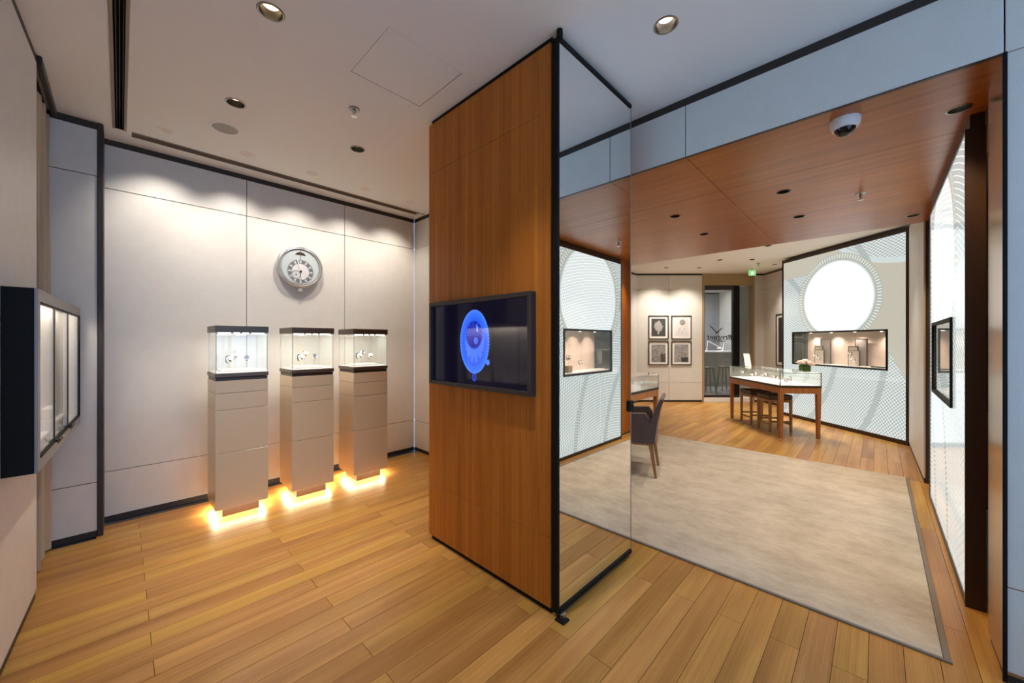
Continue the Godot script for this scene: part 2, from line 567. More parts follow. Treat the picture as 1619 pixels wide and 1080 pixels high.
# ------------------------------------------------------------------ shell
func build_shell() -> void:
	# alcove
	paneled_wall("wall_back", "off-white panelled wall behind the three pedestals and the round clock", Vector2(-0.09, 4.29), Vector2(2.63, 4.29), 0, CEIL, [0.92, 1.835], [0.39, 2.587], M.panel)
	paneled_wall("wall_back_return", "short off-white panelled wall meeting the back wall beside the wooden pillar", Vector2(2.63, 4.29), Vector2(2.63, 2.2), 0, CEIL, [], [0.39, 2.587], M.panel)
	var cor := thing("trim_1", "dark vertical corner post beside the clock wall", "trim", Transform3D(), "", "structure")
	span("post", M.dark_trim, cor, -0.115, -0.085, 0, CEIL, -4.29, -4.02, 0.003)
	paneled_wall("wall_left_return", "grey panelled wall beside the curtain", Vector2(-0.78, 4.03), Vector2(-0.115, 4.03), 0, CEIL, [], [0.39, 2.587], M.panel, {"top": 0.05})
	var lw := thing("wall_left", "off-white panelled wall carrying the wall-mounted display case", "wall", fr(Vector2(-0.514, -1.8), Vector2(-0.318, 3.305)), "", "structure")
	var ln := Vector2(-0.514, -1.8).distance_to(Vector2(-0.318, 3.305))
	var xg := ln * (2.60 + 1.8) / 5.105
	wall_pieces(lw, 0.0, ln, 0, CEIL, [xg - 2.7, xg - 1.8, xg - 0.9, xg], [], M.panel, {"thick": 0.14})
	paneled_wall("wall_left_recess", "plain wall of the recess behind the curtain", Vector2(-0.8, 3.1), Vector2(-0.8, 4.1), 0, CEIL, [], [], M.panel)
	# portal between the rooms
	var beam := paneled_wall("wall_portal", "grey panelled beam over the wide opening between the rooms", Vector2(2.53, 2.2), Vector2(2.53, -0.375), SOFFIT, CEIL, [0.04, 1.31], [], M.panel, {"top": 0.05, "base": 0.0, "thick": 0.02})
	span("lower_edge", M.dark_bronze, beam, 0, 2.575, SOFFIT - 0.004, SOFFIT, -0.02, 0.002, 0.001)
	paneled_wall("wall_right", "grey panelled wall beside the wooden jamb of the opening", Vector2(2.53, -0.38), Vector2(2.53, -1.8), 0, CEIL, [0.9], [0.39, 2.587], M.panel, {"thick": 0.1})
	var jamb := thing("trim_2", "wooden jamb lining the side of the wide opening", "trim", Transform3D(), "", "structure")
	span("jamb_board", M.jamb_metal, jamb, 2.532, 2.84, 0.03, SOFFIT, 0.376, 0.50, 0.002)
	span("jamb_base", M.dark_trim, jamb, 2.54, 2.83, 0, 0.03, 0.382, 0.49, 0.0)
	span("shadow_gap", M.black, jamb, 2.524, 2.532, 0, SOFFIT, 0.372, 0.384, 0.0)
	var ww := thing("wall_right_wood", "wooden wall beside the backlit panel", "wall", Transform3D(), "", "structure")
	span("board", M.veneer, ww, 2.84, 3.10, 0, SOFFIT, 0.42, 0.50, 0.001)
	span("board", M.veneer, ww, 5.03, 5.52, 0.02, SOFFIT, 0.42, 0.50, 0.001)
	span("skirting", M.dark_trim, ww, 5.03, 5.52, 0, 0.02, 0.422, 0.49, 0.0)
	span("backing", M.backing, ww, 2.64, 5.52, 0, SOFFIT, 0.95, 1.05, 0.0)
	# far room
	paneled_wall("wall_far_right", "beige wall between the wooden wall and the large backlit wall", Vector2(7.36, -0.305), Vector2(5.52, -0.33), 0, CEIL, [0.75, 1.35], [], M.panel, {"base": 0.05})
	paneled_wall("wall_far_left", "off-white panelled side wall of the far room", Vector2(2.75, 4.0), Vector2(8.302, 4.0), 0, CEIL, [1.0, 2.0, 3.0, 4.0, 5.0], [0.45, 2.6], M.panel)
	paneled_wall("wall_far", "off-white panelled wall with four framed pictures", cam_uv(2.89, 8.75), cam_uv(4.397, 8.75), 0, CEIL, [0.746], [0.45, 2.6], M.panel, {"top": 0.04})
	paneled_wall("wall_far_strip", "narrow beige wall beside the bronze window frame", cam_uv(5.61, 8.75), cam_uv(5.83, 8.75), 0, CEIL, [], [2.6], M.panel, {"top": 0.04})
	paneled_wall("wall_far_side", "beige side wall with the tall framed watch picture", cam_uv(5.83, 8.75), cam_uv(5.66, 6.3), 0, CEIL, [1.3], [2.6], M.panel, {"top": 0.04})
	var part_wall := thing("wall_partition", "partition between the alcove and the far room", "wall", Transform3D(), "", "structure")
	span("core", M.backing, part_wall, 2.75, 2.80, 0, CEIL, -4.29, -2.2, 0.0)
	# shopfront behind the viewpoint: daylight enters here
	var shop := thing("window_2", "tall glazed shopfront with dark frames letting in daylight", "window", fr(Vector2(2.53, -1.8), Vector2(-0.514, -1.8)), "", "structure")
	for x in [0.0, 1.0, 2.0, 3.0]:
		span("post", M.dark_trim, shop, x, x + 0.044, 0, CEIL, -0.08, 0.0, 0.003)
	span("sill", M.dark_trim, shop, 0.04, 3.04, 0, 0.1, -0.08, 0.0, 0.003)
	span("head", M.dark_trim, shop, 0.04, 3.04, CEIL - 0.06, CEIL, -0.08, 0.0, 0.003)
	for x in [0.044, 1.044, 2.044]:
		span("pane", M.glass, shop, x, x + 0.956, 0.1, CEIL - 0.06, -0.045, -0.037, 0.0)

func build_ceilings(front: Array, under: Array, far: Array) -> void:
	var c := thing("ceiling", "smooth off-white plaster ceiling with recessed lights and slots", "ceiling", Transform3D(), "", "structure")
	slab("front_slab", c, M.ceiling, -0.9, 2.55, -1.9, 4.42, CEIL, CEIL + 0.22, front,
		[[-0.028, 0.022, -1.75, 4.03, 0.1, M.black], [0.06, 2.60, 4.02, 4.115, 0.03, M.slot_beige], [0.93, 1.39, 1.75, 2.20, 0.05, M.backing]])
	span("access_panel", M.ceiling, c, 0.932, 1.388, CEIL + 0.0, CEIL + 0.02, -2.198, -1.752, 0.001)
	for u in [-0.036, 0.022]:
		span("slot_edge", M.slot_beige, c, u - 0.004, u + 0.010, CEIL - 0.005, CEIL, -4.03, 1.75, 0.001)
	span("slot_edge", M.slot_beige, c, 0.06, 2.60, CEIL - 0.005, CEIL, -4.026, -4.014, 0.001)
	for k in 3:
		span("slot_vane", M.dark_trim, c, -0.018 + 0.014 * k, -0.015 + 0.014 * k, CEIL + 0.004, CEIL + 0.03, -4.02, 1.74, 0.0)
	slab("front_slab", c, M.ceiling, 2.55, 2.80, 2.2, 4.42, CEIL, CEIL + 0.22, [])
	slab("far_slab", c, M.ceiling, 5.57, 10.7, -1.2, 4.2, CEIL, CEIL + 0.22, far)
	var s := thing("ceiling_soffit", "lowered ceiling of brown wood veneer panels over the carpet", "ceiling", Transform3D(), "", "structure")
	var us := [2.55, 3.30, 4.05, 4.79, 5.57]
	var vs := [-0.5, 0.89, 2.16, 4.0]
	for i in 4:
		for j in 3:
			if i == 0 and j == 2:
				slab("soffit_panel", s, M.soffit_wood, 2.82, 3.299, 2.162, 4.0, SOFFIT, SOFFIT + 0.09, under)
				continue
			slab("soffit_panel", s, M.soffit_wood, us[i] + 0.0015, us[i + 1] - (0.0015 if i < 3 else 0.0), vs[j] + 0.0015, vs[j + 1] - 0.0015, SOFFIT, SOFFIT + 0.09, under)
	span("soffit_core", M.dark_trim, s, 2.552, 5.57, SOFFIT + 0.09, CEIL + 0.2, -2.2, 1.05, 0.0)
	span("soffit_core", M.dark_trim, s, 2.82, 5.57, SOFFIT + 0.09, CEIL + 0.2, -4.0, -2.2, 0.0)
	span("soffit_end", M.dark_trim, s, 2.552, 5.57, SOFFIT, SOFFIT + 0.09, 0.5, 1.05, 0.0)

func build_pillar() -> void:
	var p := thing("wall_pillar", "square pillar clad in brown wood veneer, carrying the screen", "pillar", Transform3D(), "", "structure")
	span("core", M.black, p, 1.545, 2.27, 0.0, CEIL, -2.285, -1.205, 0.0)
	for q in [[0.03, 0.39], [0.39, 2.587], [2.587, 2.935]]:
		span("veneer_panel", M.veneer, p, 1.53, 1.546, q[0] + 0.001, q[1] - 0.001, -2.30, -1.205, 0.001)
		span("veneer_panel", M.veneer, p, 1.547, 2.285, q[0] + 0.001, q[1] - 0.001, -2.30, -2.285, 0.001)
		span("veneer_panel", M.veneer, p, 2.27, 2.285, q[0] + 0.001, q[1] - 0.001, -2.285, -1.205, 0.001)
	span("link_board", M.veneer, p, 2.285, 2.80, 0.0, CEIL, -2.3, -2.2, 0.001)
	var d := thing("mirror_door", "tall frameless mirror door leaf standing against the wooden pillar", "mirror", Transform3D())
	span("mirror_sheet", M.mirror, d, 1.546, 2.318, 0.045, 2.925, -1.168, -1.160, 0.0, "clear silver mirror glass")
	span("leaf_core", M.black, d, 1.534, 2.318, 0.022, 2.94, -1.195, -1.168, 0.0)
	span("edge_strip", M.black, d, 1.530, 1.546, 0.022, 2.94, -1.168, -1.157, 0.001)
	span("top_rail", M.black, d, 1.546, 2.318, 2.925, 2.945, -1.168, -1.152, 0.001)
	span("bottom_rail", M.black, d, 1.546, 2.318, 0.02, 0.045, -1.168, -1.152, 0.001)
	span("edge_bead", M.steel, d, 2.318, 2.322, 0.022, 2.94, -1.195, -1.158, 0.001)
	part("pivot", lathe([Vector2(0, 2.93), Vector2(0.016, 2.93), Vector2(0.016, 2.967), Vector2(0.0, 2.967)], 16), M.black, d, Vector3(1.536, 0, -1.15))
	part("pivot", lathe([Vector2(0, 0.006), Vector2(0.016, 0.006), Vector2(0.016, 0.03), Vector2(0.0, 0.03)], 16), M.steel, d, Vector3(1.55, 0, -1.14))
	span("floor_plate", M.black, d, 1.515, 1.565, 0.0, 0.008, -1.165, -1.11, 0.001)
	var lk := span("lock_case", M.black, d, 2.285, 2.33, 0.945, 1.015, -1.20, -1.145, 0.003)
	part("thumb_turn", lathe([Vector2(0, -0.008), Vector2(0.012, -0.008), Vector2(0.012, 0.0)], 14), M.steel, lk, Vector3(0, 0, 0.034), Vector3(PI / 2, 0, 0))

# ------------------------------------------------------------------ backlit guilloche panels (print shining through glass)
func backlit_print(w: float, h: float, px_per_m: float, kind: int) -> ImageTexture:
	var nx := int(w * px_per_m)
	var ny := int(h * px_per_m)
	var out := PackedByteArray()
	out.resize(nx * ny * 3)
	var cc := Vector2(1.075, 2.03) if kind == 0 else Vector2(0.80, 1.92)     # bright dial
	var cr := 0.60 if kind == 0 else 0.635
	var c1 := Vector2(-2.2, -2.6) if kind == 0 else Vector2(0.3, -1.6)
	var c2 := Vector2(4.6, -2.4) if kind == 0 else Vector2(4.4, 0.5)
	var b1 := Vector2(-0.9, 1.35) if kind == 0 else Vector2(-1.3, -0.2)       # curved bands in the lower part
	var pitch := 0.036
	var lut := PackedByteArray()
	lut.resize(1001)
	for i in 1001:
		lut[i] = int(255.0 * pow(i / 1000.0, 1.0 / 2.2))
	for y in ny:
		var ym := h - (y + 0.5) / px_per_m
		for x in nx:
			var xm := (x + 0.5) / px_per_m
			var dx := xm - cc.x
			var dy := ym - cc.y
			var rc := sqrt(dx * dx + dy * dy)
			var r1 := sqrt((xm - c1.x) * (xm - c1.x) + (ym - c1.y) * (ym - c1.y)) / pitch
			var r2 := sqrt((xm - c2.x) * (xm - c2.x) + (ym - c2.y) * (ym - c2.y)) / pitch
			var f1 := absf(r1 - floorf(r1) - 0.5)
			var f2 := absf(r2 - floorf(r2) - 0.5)
			var line := clampf((0.5 - minf(0.5 - f1, 0.5 - f2) - 0.385) * 16.0, 0.0, 1.0)   # 1 on the hatch lines
			var lv := 0.36 + 0.50 * line     # hatched cells
			var tint := 0.0
			if rc < cr:
				lv = (0.80 + 0.20 * line) if kind == 0 else (0.66 + 0.34 * line)
			elif rc < cr + 0.02:
				lv = 0.62
			elif rc < cr + 0.13:
				var ang := atan2(dy, dx) * 96.0 / TAU
				var tick := absf(ang - floorf(ang) - 0.5) < 0.16 and rc > cr + 0.05 and rc < cr + 0.115
				lv = 0.74 if tick else 0.40
				tint = 0.5
			else:
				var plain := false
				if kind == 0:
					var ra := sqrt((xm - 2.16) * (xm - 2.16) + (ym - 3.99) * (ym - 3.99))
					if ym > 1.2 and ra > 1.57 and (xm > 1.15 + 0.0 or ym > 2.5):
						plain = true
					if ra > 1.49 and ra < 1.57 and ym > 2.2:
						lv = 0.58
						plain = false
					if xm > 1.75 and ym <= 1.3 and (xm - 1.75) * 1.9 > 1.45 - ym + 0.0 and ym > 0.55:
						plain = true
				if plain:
					lv = 0.44  # unlit beige glass: its room-lit brightness is put into the emission
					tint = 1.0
				else:
					for rb in ([1.55, 2.0, 2.75] if kind == 0 else [1.0, 1.75, 2.45]):
						var rr := sqrt((xm - b1.x) * (xm - b1.x) * 1.0 + (ym - b1.y) * (ym - b1.y))
						if absf(rr - rb) < 0.045 and rc > cr + 0.1:
							var an: float = atan2(ym - b1.y, xm - b1.x) * 180.0 / TAU * rb
							lv = 0.50 if absf(an - floorf(an) - 0.5) < 0.2 else 0.32
			var o := (y * nx + x) * 3
			out[o] = lut[int(1000.0 * lv * lerpf(0.86, 1.0, maxf(tint, clampf(lv * 2.0 - 1.0, 0.0, 1.0))))]
			out[o + 1] = lut[int(1000.0 * lv * lerpf(1.0, 0.95, tint))]
			out[o + 2] = lut[int(1000.0 * lv * lerpf(1.0, 0.80, tint))]
	return ImageTexture.create_from_image(Image.create_from_data(nx, ny, false, Image.FORMAT_RGB8, out))

func lit_material(tex: Texture2D, energy: float) -> StandardMaterial3D:
	var m := mat(rgb8(96, 100, 96), 0.08)
	m.emission_enabled = true
	m.emission = Color.BLACK
	m.emission_texture = tex
	m.emission_energy_multiplier = energy
	m.texture_repeat = false
	return m

func niche(parent_xf: Transform3D, called: String, label: String, x0: float, x1: float, y0: float, y1: float, depth: float, panes: int, lights: int, energy: float) -> Node3D:
	var t := thing(called, label, "display niche", parent_xf)
	x0 += 0.001; x1 -= 0.001; y0 += 0.001; y1 -= 0.001
	var f := 0.022
	part("frame", boxes([[x0, x1, y0, y0 + f, -0.02, 0.012], [x0, x1, y1 - f, y1, -0.02, 0.012], [x0, x0 + f, y0 + f, y1 - f, -0.02, 0.012], [x1 - f, x1, y0 + f, y1 - f, -0.02, 0.012]], 0.001), M.black, t)
	span("back_board", M.cream, t, x0 + f, x1 - f, y0 + f, y1 - f, -depth - 0.012, -depth, 0.0)
	span("side_board", M.black, t, x0 + 0.002, x0 + f, y0, y1, -depth, -0.021, 0.0)
	span("side_board", M.black, t, x1 - f, x1 - 0.002, y0, y1, -depth, -0.021, 0.0)
	span("top_board", M.dark_bronze, t, x0 + f, x1 - f, y1 - f, y1 - 0.002, -depth, -0.021, 0.0)
	span("base_board", M.white, t, x0 + f, x1 - f, y0 + 0.002, y0 + f + 0.008, -depth, -0.021, 0.001)
	var pw := (x1 - x0 - 2 * f) / panes
	for i in panes:
		span("pane", M.glass, t, x0 + f + pw * i + 0.001, x0 + f + pw * (i + 1) - 0.001, y0 + f + 0.008, y1 - f, -0.006, -0.002, 0.0)
	for i in lights:
		var x := lerpf(x0 + f, x1 - f, (i + 0.5) / lights)
		part("niche_lamp", lathe([Vector2(0, -0.006), Vector2(0.016, -0.006), Vector2(0.018, 0.0)], 14), M.led, t, Vector3(x, y1 - f, -depth * 0.55))
		spot(t, Vector3(x, y1 - f - 0.012, -depth * 0.55), Vector3(0, -1, -0.12), energy, 62.0, Color(1, 0.9, 0.84), 0.015)
	return t

func build_backlit() -> void:
	# large wall of the far room
	var p := cam_uv(5.17, 7.23)
	var q := cam_uv(5.32, 5.07)
	var w := p.distance_to(q)
	var xf := fr(p, q)
	var hole := Rect2(w - 1.928, 0.985, 1.664, 0.59)
	var t := thing("backlit_wall", "large backlit glass wall with engine-turned pattern, bright disc and long niche", "backlit panel", xf)
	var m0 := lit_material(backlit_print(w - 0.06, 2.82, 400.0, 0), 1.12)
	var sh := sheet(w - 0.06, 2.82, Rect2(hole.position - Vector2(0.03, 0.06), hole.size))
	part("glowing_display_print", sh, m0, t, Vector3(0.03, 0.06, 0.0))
	part("frame", boxes([[0.0, 0.03, 0, 2.94, -0.05, 0.012], [w - 0.03, w, 0, 2.94, -0.05, 0.012], [0.03, w - 0.03, 0.0, 0.06, -0.05, 0.012], [0.03, w - 0.03, 2.88, 2.94, -0.05, 0.012]], 0.002), M.dark_bronze, t)
	part("case", boxes([[0.0, w, 0.0, 2.94, -0.42, -0.40], [0, 0.02, 0, 2.94, -0.40, -0.05], [w - 0.02, w, 0, 2.94, -0.4, -0.05], [0.02, w - 0.02, 2.92, 2.94, -0.4, -0.05]], 0.0), M.dark_bronze, t)
	area(t, Vector3(w / 2, 1.47, 0.03), Vector3(0, 0, 1), Vector2(w - 0.06, 2.8), 0.07, Color(0.93, 1.0, 1.0))
	var n := niche(xf, "display_niche", "long pinkish niche with grey display boards in the large backlit wall", hole.position.x, hole.end.x, hole.position.y, hole.end.y, 0.28, 3, 4, 0.28)
	var gy := hole.position.y + 0.0316
	for g in [[hole.position.x + 0.36, "near the flowers"], [hole.position.x + 0.98, "beside the niche's bare end"]]:
		var bx: float = g[0]
		var i := 0
		for b in [[0.10, 0.17, 0.42, -0.22, M.steel_board], [0.0, 0.14, 0.30, -0.19, M.cream], [0.05, 0.17, 0.235, -0.15, M.cream]]:
			var bt := thing("display_board", ["tall grey", "middle cream", "low cream"][i] + " dark-edged display board " + g[1], "display board", xf * Transform3D(Basis(), Vector3(bx + b[0], gy, b[3])), "dark-edged boards in the long niche")
			part("board_core", bev(b[1], b[2], 0.012, 0.001), b[4], bt, Vector3(0, b[2] / 2.0, 0.004))
			part("edge_band", boxes([[-b[1] / 2 - 0.008, -b[1] / 2, 0, b[2] + 0.008, -0.008, 0.014], [b[1] / 2, b[1] / 2 + 0.008, 0, b[2] + 0.008, -0.008, 0.014], [-b[1] / 2, b[1] / 2, b[2], b[2] + 0.008, -0.008, 0.014]], 0.0), M.dark_bronze, bt)
			i += 1
		watch_on_stand(xf * Transform3D(Basis(), Vector3(bx + 0.03, gy, -0.10)), 0.10 if bx < 1.0 else 0.16, "raised watch before the boards " + g[1], "watches in the long niche", 0)
		watch_on_stand(xf * Transform3D(Basis(), Vector3(bx + 0.08, gy, -0.10)), 0.07, "low steel watch before the boards " + g[1], "watches in the long niche", 2)
	var tr := thing("display_tray", "flat dark-edged tray on the bare end of the long niche", "tray", xf * Transform3D(Basis(), Vector3(hole.end.x - 0.19, gy, -0.12)))
	part("tray_base", bev(0.22, 0.018, 0.12, 0.003), M.dark_bronze, tr, Vector3(0, 0.009, 0))
	part("tray_pad", bev(0.20, 0.006, 0.10, 0.002), M.white, tr, Vector3(0, 0.021, 0))
	# panel by the opening, seen twice: in the mirror and edge-on
	var p2 := Vector2(5.03, -0.34)
	var q2 := Vector2(3.10, -0.34)
	var w2 := 1.93
	var xf2 := fr(p2, q2)
	var hole2 := Rect2(5.03 - 4.75, 0.98, 1.13, 0.575)
	var t2 := thing("backlit_panel", "backlit glass panel with engine-turned pattern by the wide opening, opposite the mirror", "backlit panel", xf2)
	var tex2 := backlit_print(w2 - 0.04, 2.47, 420.0, 1)
	part("glowing_display_print", sheet(w2 - 0.04, 2.47, Rect2(hole2.position - Vector2(0.02, 0.04), hole2.size)), lit_material(tex2, 1.1), t2, Vector3(0.02, 0.04, 0))
	part("frame", boxes([[0.0, 0.02, 0, 2.52, -0.06, 0.006], [w2 - 0.02, w2, 0, 2.52, -0.065, 0.006], [0.02, w2 - 0.02, 0.0, 0.04, -0.06, 0.006], [0.02, w2 - 0.02, 2.51, 2.52, -0.06, 0.006]], 0.001), M.dark_bronze, t2)
	span("top_trim", M.dark_bronze, t2, -0.0, w2, 2.52, SOFFIT - 0.001, -0.06, -0.01, 0.001)
	part("case", boxes([[0.0, w2, 0, SOFFIT - 0.001, -0.40, -0.38], [0, 0.02, 0, SOFFIT - 0.001, -0.38, -0.16], [w2 - 0.02, w2, 0, SOFFIT - 0.001, -0.38, -0.16]], 0.0), M.dark_bronze, t2)
	area(t2, Vector3(w2 / 2, 1.275, 0.02), Vector3(0, 0, 1), Vector2(w2 - 0.04, 2.47), 0.05, Color(0.93, 1.0, 1.0))
	niche(xf2, "display_niche", "square dark-framed niche with a blue board in the panel opposite the mirror", hole2.position.x, hole2.end.x, hole2.position.y, hole2.end.y, 0.26, 2, 3, 0.28)
	var ny := hole2.position.y + 0.0316
	for b in [[1.03, 0.46, 0.07, -0.17], [0.955, 0.36, 0.06, -0.14]]:
		var bt := thing("blue_board", ("tall" if b[1] > 0.4 else "low") + " dark blue printed board at the end of the square niche", "display board", xf2 * Transform3D(Basis(), Vector3(hole2.position.x + b[0], ny, b[3])))
		part("board", bev(b[2], b[1], 0.03, 0.002), M.blue_board, bt, Vector3(0, b[1] / 2.0, 0))
	var gb := thing("gold_block", "small gold block under a watch in the square niche", "plinth", xf2 * Transform3D(Basis(), Vector3(hole2.position.x + 0.86, ny, -0.12)))
	part("block", bev(0.09, 0.085, 0.07, 0.003), mat(rgb8(168, 122, 70), 0.3, 0.4), gb, Vector3(0, 0.0425, 0))
	watch_on_stand(xf2 * Transform3D(Basis(), Vector3(hole2.position.x + 0.86, ny + 0.0857, -0.12)), 0.07, "gold watch standing on the small gold block", "watches in the square niche", 1)
	watch_on_stand(xf2 * Transform3D(Basis(), Vector3(hole2.position.x + 0.58, ny, -0.12)), 0.09, "steel watch on a stand beside the gold block", "watches in the square niche", 0)
	var tray2 := thing("display_tray", "flat white tray in the square niche beside the steel watch", "tray", xf2 * Transform3D(Basis(), Vector3(hole2.position.x + 0.25, ny, -0.10)))
	part("tray_base", bev(0.3, 0.014, 0.11, 0.003), M.white, tray2, Vector3(0, 0.007, 0))

# ------------------------------------------------------------------ watches
func watch_on_stand(xf: Transform3D, height: float, label: String, group: String, look: int) -> void:
	# clear rod and white cuff = stand; case, dial and strap = watch
	var s := thing("watch_stand", "cuff stand of " + label, "stand", xf, "watch stands")
	part("foot", lathe([Vector2(0, 0), Vector2(0.014, 0), Vector2(0.014, 0.003), Vector2(0, 0.003)], 14), M.acrylic, s)
	part("rod", tube([Vector3(0, 0.003, 0), Vector3(0, height, 0)], 0.003, 0.003, 6), M.acrylic, s)
	part("cuff", lathe([Vector2(0, height), Vector2(0.007, height), Vector2(0.012, height + 0.012), Vector2(0.0165, height + 0.030), Vector2(0.0155, height + 0.038), Vector2(0.009, height + 0.0445), Vector2(0, height + 0.046)], 18), M.white, s)
	var straps: Array = [M.black, mat(rgb8(140, 78, 48), 0.5), M.steel, mat(rgb8(60, 58, 64), 0.5)]
	var w := thing("wristwatch", label, "watch", xf * Transform3D(Basis(Vector3.RIGHT, deg_to_rad(-28.0)), Vector3(0, height + 0.022, 0)), group)
	var st := tool()
	for k in 22:   # strap: an open band round the cuff
		if k >= 13 and k <= 18:
			continue
		var t0 := TAU * k / 22.0
		var t1 := TAU * (k + 1) / 22.0
		var a := Vector3(0, sin(t0) * 0.034, cos(t0) * 0.029)
		var b := Vector3(0, sin(t1) * 0.034, cos(t1) * 0.029)
		var mid := (a + b) / 2.0
		add_bev(st, mid, Vector3(0.015, (b - a).length() + 0.001, 0.0022), 0.0, Basis(Vector3.RIGHT, -atan2(cos((t0 + t1) / 2) * 0.034, -sin((t0 + t1) / 2) * 0.029) + PI / 2))
	part("strap", st.commit(), straps[look], w)
	part("case", lathe([Vector2(0, 0), Vector2(0.017, 0), Vector2(0.0195, 0.003), Vector2(0.0195, 0.007), Vector2(0.017, 0.009), Vector2(0.016, 0.0085), Vector2(0.0155, 0.0075)], 22), M.gold if look == 1 else M.chrome, w, Vector3(0, -0.002, 0.0285), Vector3(PI / 2, 0, 0))
	part("dial", lathe([Vector2(0.0155, 0.0077), Vector2(0, 0.0078)], 20), M.white if look != 3 else M.blue_board, w, Vector3(0, -0.002, 0.0285), Vector3(PI / 2, 0, 0))
	part("crown", lathe([Vector2(0, 0), Vector2(0.0025, 0), Vector2(0.0025, 0.004), Vector2(0, 0.004)], 8), M.chrome, w, Vector3(0.019, -0.002, 0.033), Vector3(0, 0, -PI / 2))

# ------------------------------------------------------------------ pedestals
func pedestal(u0: float, which: String, looks: Array) -> void:
	var w := 0.355
	var d := 0.365
	var c := Vector2(u0 + w / 2.0, 3.70 + d / 2.0)
	var xf := at(c.x, 0, c.y)
	var t := thing("display_pedestal", "beige lacquered pedestal with lit glass case " + which, "display case", xf, "pedestals under the clock")
	span("plinth", M.dark_bronze, t, -0.125, 0.125, 0, 0.075, -0.13, 0.13, 0.001)
	part("light_strip", boxes([[-0.15, 0.15, 0.066, 0.074, 0.132, 0.148], [-0.15, -0.132, 0.066, 0.074, -0.15, 0.132], [0.132, 0.15, 0.066, 0.074, -0.15, 0.132], [-0.132, 0.132, 0.066, 0.074, -0.15, -0.132]], 0.0), M.underglow, t, Vector3.ZERO, Vector3.ZERO, "warm glowing light strip")
	for e in [[Vector3(0, 0.064, 0.162), Vector2(0.30, 0.02), Vector3(0, -1, 0.35)], [Vector3(0, 0.064, -0.162), Vector2(0.30, 0.02), Vector3(0, -1, -0.35)], [Vector3(-0.162, 0.064, 0), Vector2(0.02, 0.3), Vector3(-0.35, -1, 0)], [Vector3(0.162, 0.064, 0), Vector2(0.02, 0.3), Vector3(0.35, -1, 0)]]:
		area(t, e[0], Vector3.DOWN, e[1], 0.19, Color(1.0, 0.91, 0.76))
	var ys := [0.075, 0.518, 0.858, 0.99, 1.09]
	for i in 4:
		span("body_panel", M.lacquer, t, -w / 2, w / 2, ys[i] + (0.0015 if i > 0 else 0.0), ys[i + 1] - 0.0015, -d / 2, d / 2, 0.0015)
	span("body_core", M.backing, t, -w / 2 + 0.006, w / 2 - 0.006, 0.077, 1.1, -d / 2 + 0.006, d / 2 - 0.006, 0.0)
	span("lower_cap", M.dark_bronze, t, -w / 2 + 0.004, w / 2 - 0.004, 1.092, 1.112, -d / 2 + 0.004, d / 2 - 0.004, 0.002)
	span("upper_cap", M.bronze, t, -w / 2 - 0.003, w / 2 + 0.003, 1.116, 1.148, -d / 2 - 0.003, d / 2 + 0.003, 0.003)
	span("cap_gap", M.black, t, -w / 2 + 0.012, w / 2 - 0.012, 1.10, 1.12, -d / 2 + 0.012, d / 2 - 0.012, 0.0)
	span("deck", M.white, t, -w / 2 + 0.008, w / 2 - 0.008, 1.148, 1.152, -d / 2 + 0.008, d / 2 - 0.008, 0.0)
	var gx := w / 2 - 0.004
	var gz := d / 2 - 0.004
	span("pane", M.glass, t, -gx + 0.006, gx - 0.006, 1.148, 1.472, gz - 0.005, gz, 0.0)
	span("pane", M.glass, t, -gx + 0.006, gx - 0.006, 1.148, 1.472, -gz, -gz + 0.005, 0.0)
	span("pane", M.glass, t, -gx, -gx + 0.005, 1.148, 1.472, -gz + 0.006, gz - 0.006, 0.0)
	span("pane", M.glass, t, gx - 0.005, gx, 1.148, 1.472, -gz + 0.006, gz - 0.006, 0.0)
	for sx in [-1.0, 1.0]:
		for sz in [-1.0, 1.0]:
			part("glass_edge", bev(0.0055, 0.324, 0.0055, 0.001), M.glass_edge, t, Vector3(sx * (gx - 0.0028), 1.31, sz * (gz - 0.0028)))
	part("lid", boxes([[-w / 2 - 0.003, w / 2 + 0.003, 1.472, 1.525, d / 2 - 0.012, d / 2 + 0.003], [-w / 2 - 0.003, w / 2 + 0.003, 1.472, 1.525, -d / 2 - 0.003, -d / 2 + 0.012], [-w / 2 - 0.003, -w / 2 + 0.012, 1.472, 1.525, -d / 2 + 0.012, d / 2 - 0.012], [w / 2 - 0.012, w / 2 + 0.003, 1.472, 1.525, -d / 2 + 0.012, d / 2 - 0.012], [-w / 2 + 0.01, w / 2 - 0.01, 1.492, 1.520, -d / 2 + 0.01, d / 2 - 0.01]], 0.001), M.bronze, t)
	for e in [[-0.155, -0.075], [-0.055, -0.015], [0.005, 0.045], [0.065, 0.155]]:
		span("light_bar", M.led, t, e[0], e[1], 1.461, 1.4915, d / 2 - 0.034, d / 2 - 0.022, 0.001)
	area(t, Vector3(0, 1.458, 0.06), Vector3.DOWN, Vector2(0.28, 0.16), 0.30, Color(1.0, 0.95, 0.9))
	var tr := thing("display_tray", "white tray of three watches in the pedestal case " + which, "tray", xf * Transform3D(Basis(), Vector3(-0.01, 1.1526, 0.02)), "trays in the pedestal cases")
	part("tray_base", bev(0.24, 0.016, 0.16, 0.003), mat(rgb8(196, 190, 182), 0.4), tr, Vector3(0, 0.008, 0))
	part("tray_pad", bev(0.232, 0.004, 0.152, 0.001), M.white, tr, Vector3(0, 0.0175, 0))
	var ty := 1.1532 + 0.0195
	var i := 0
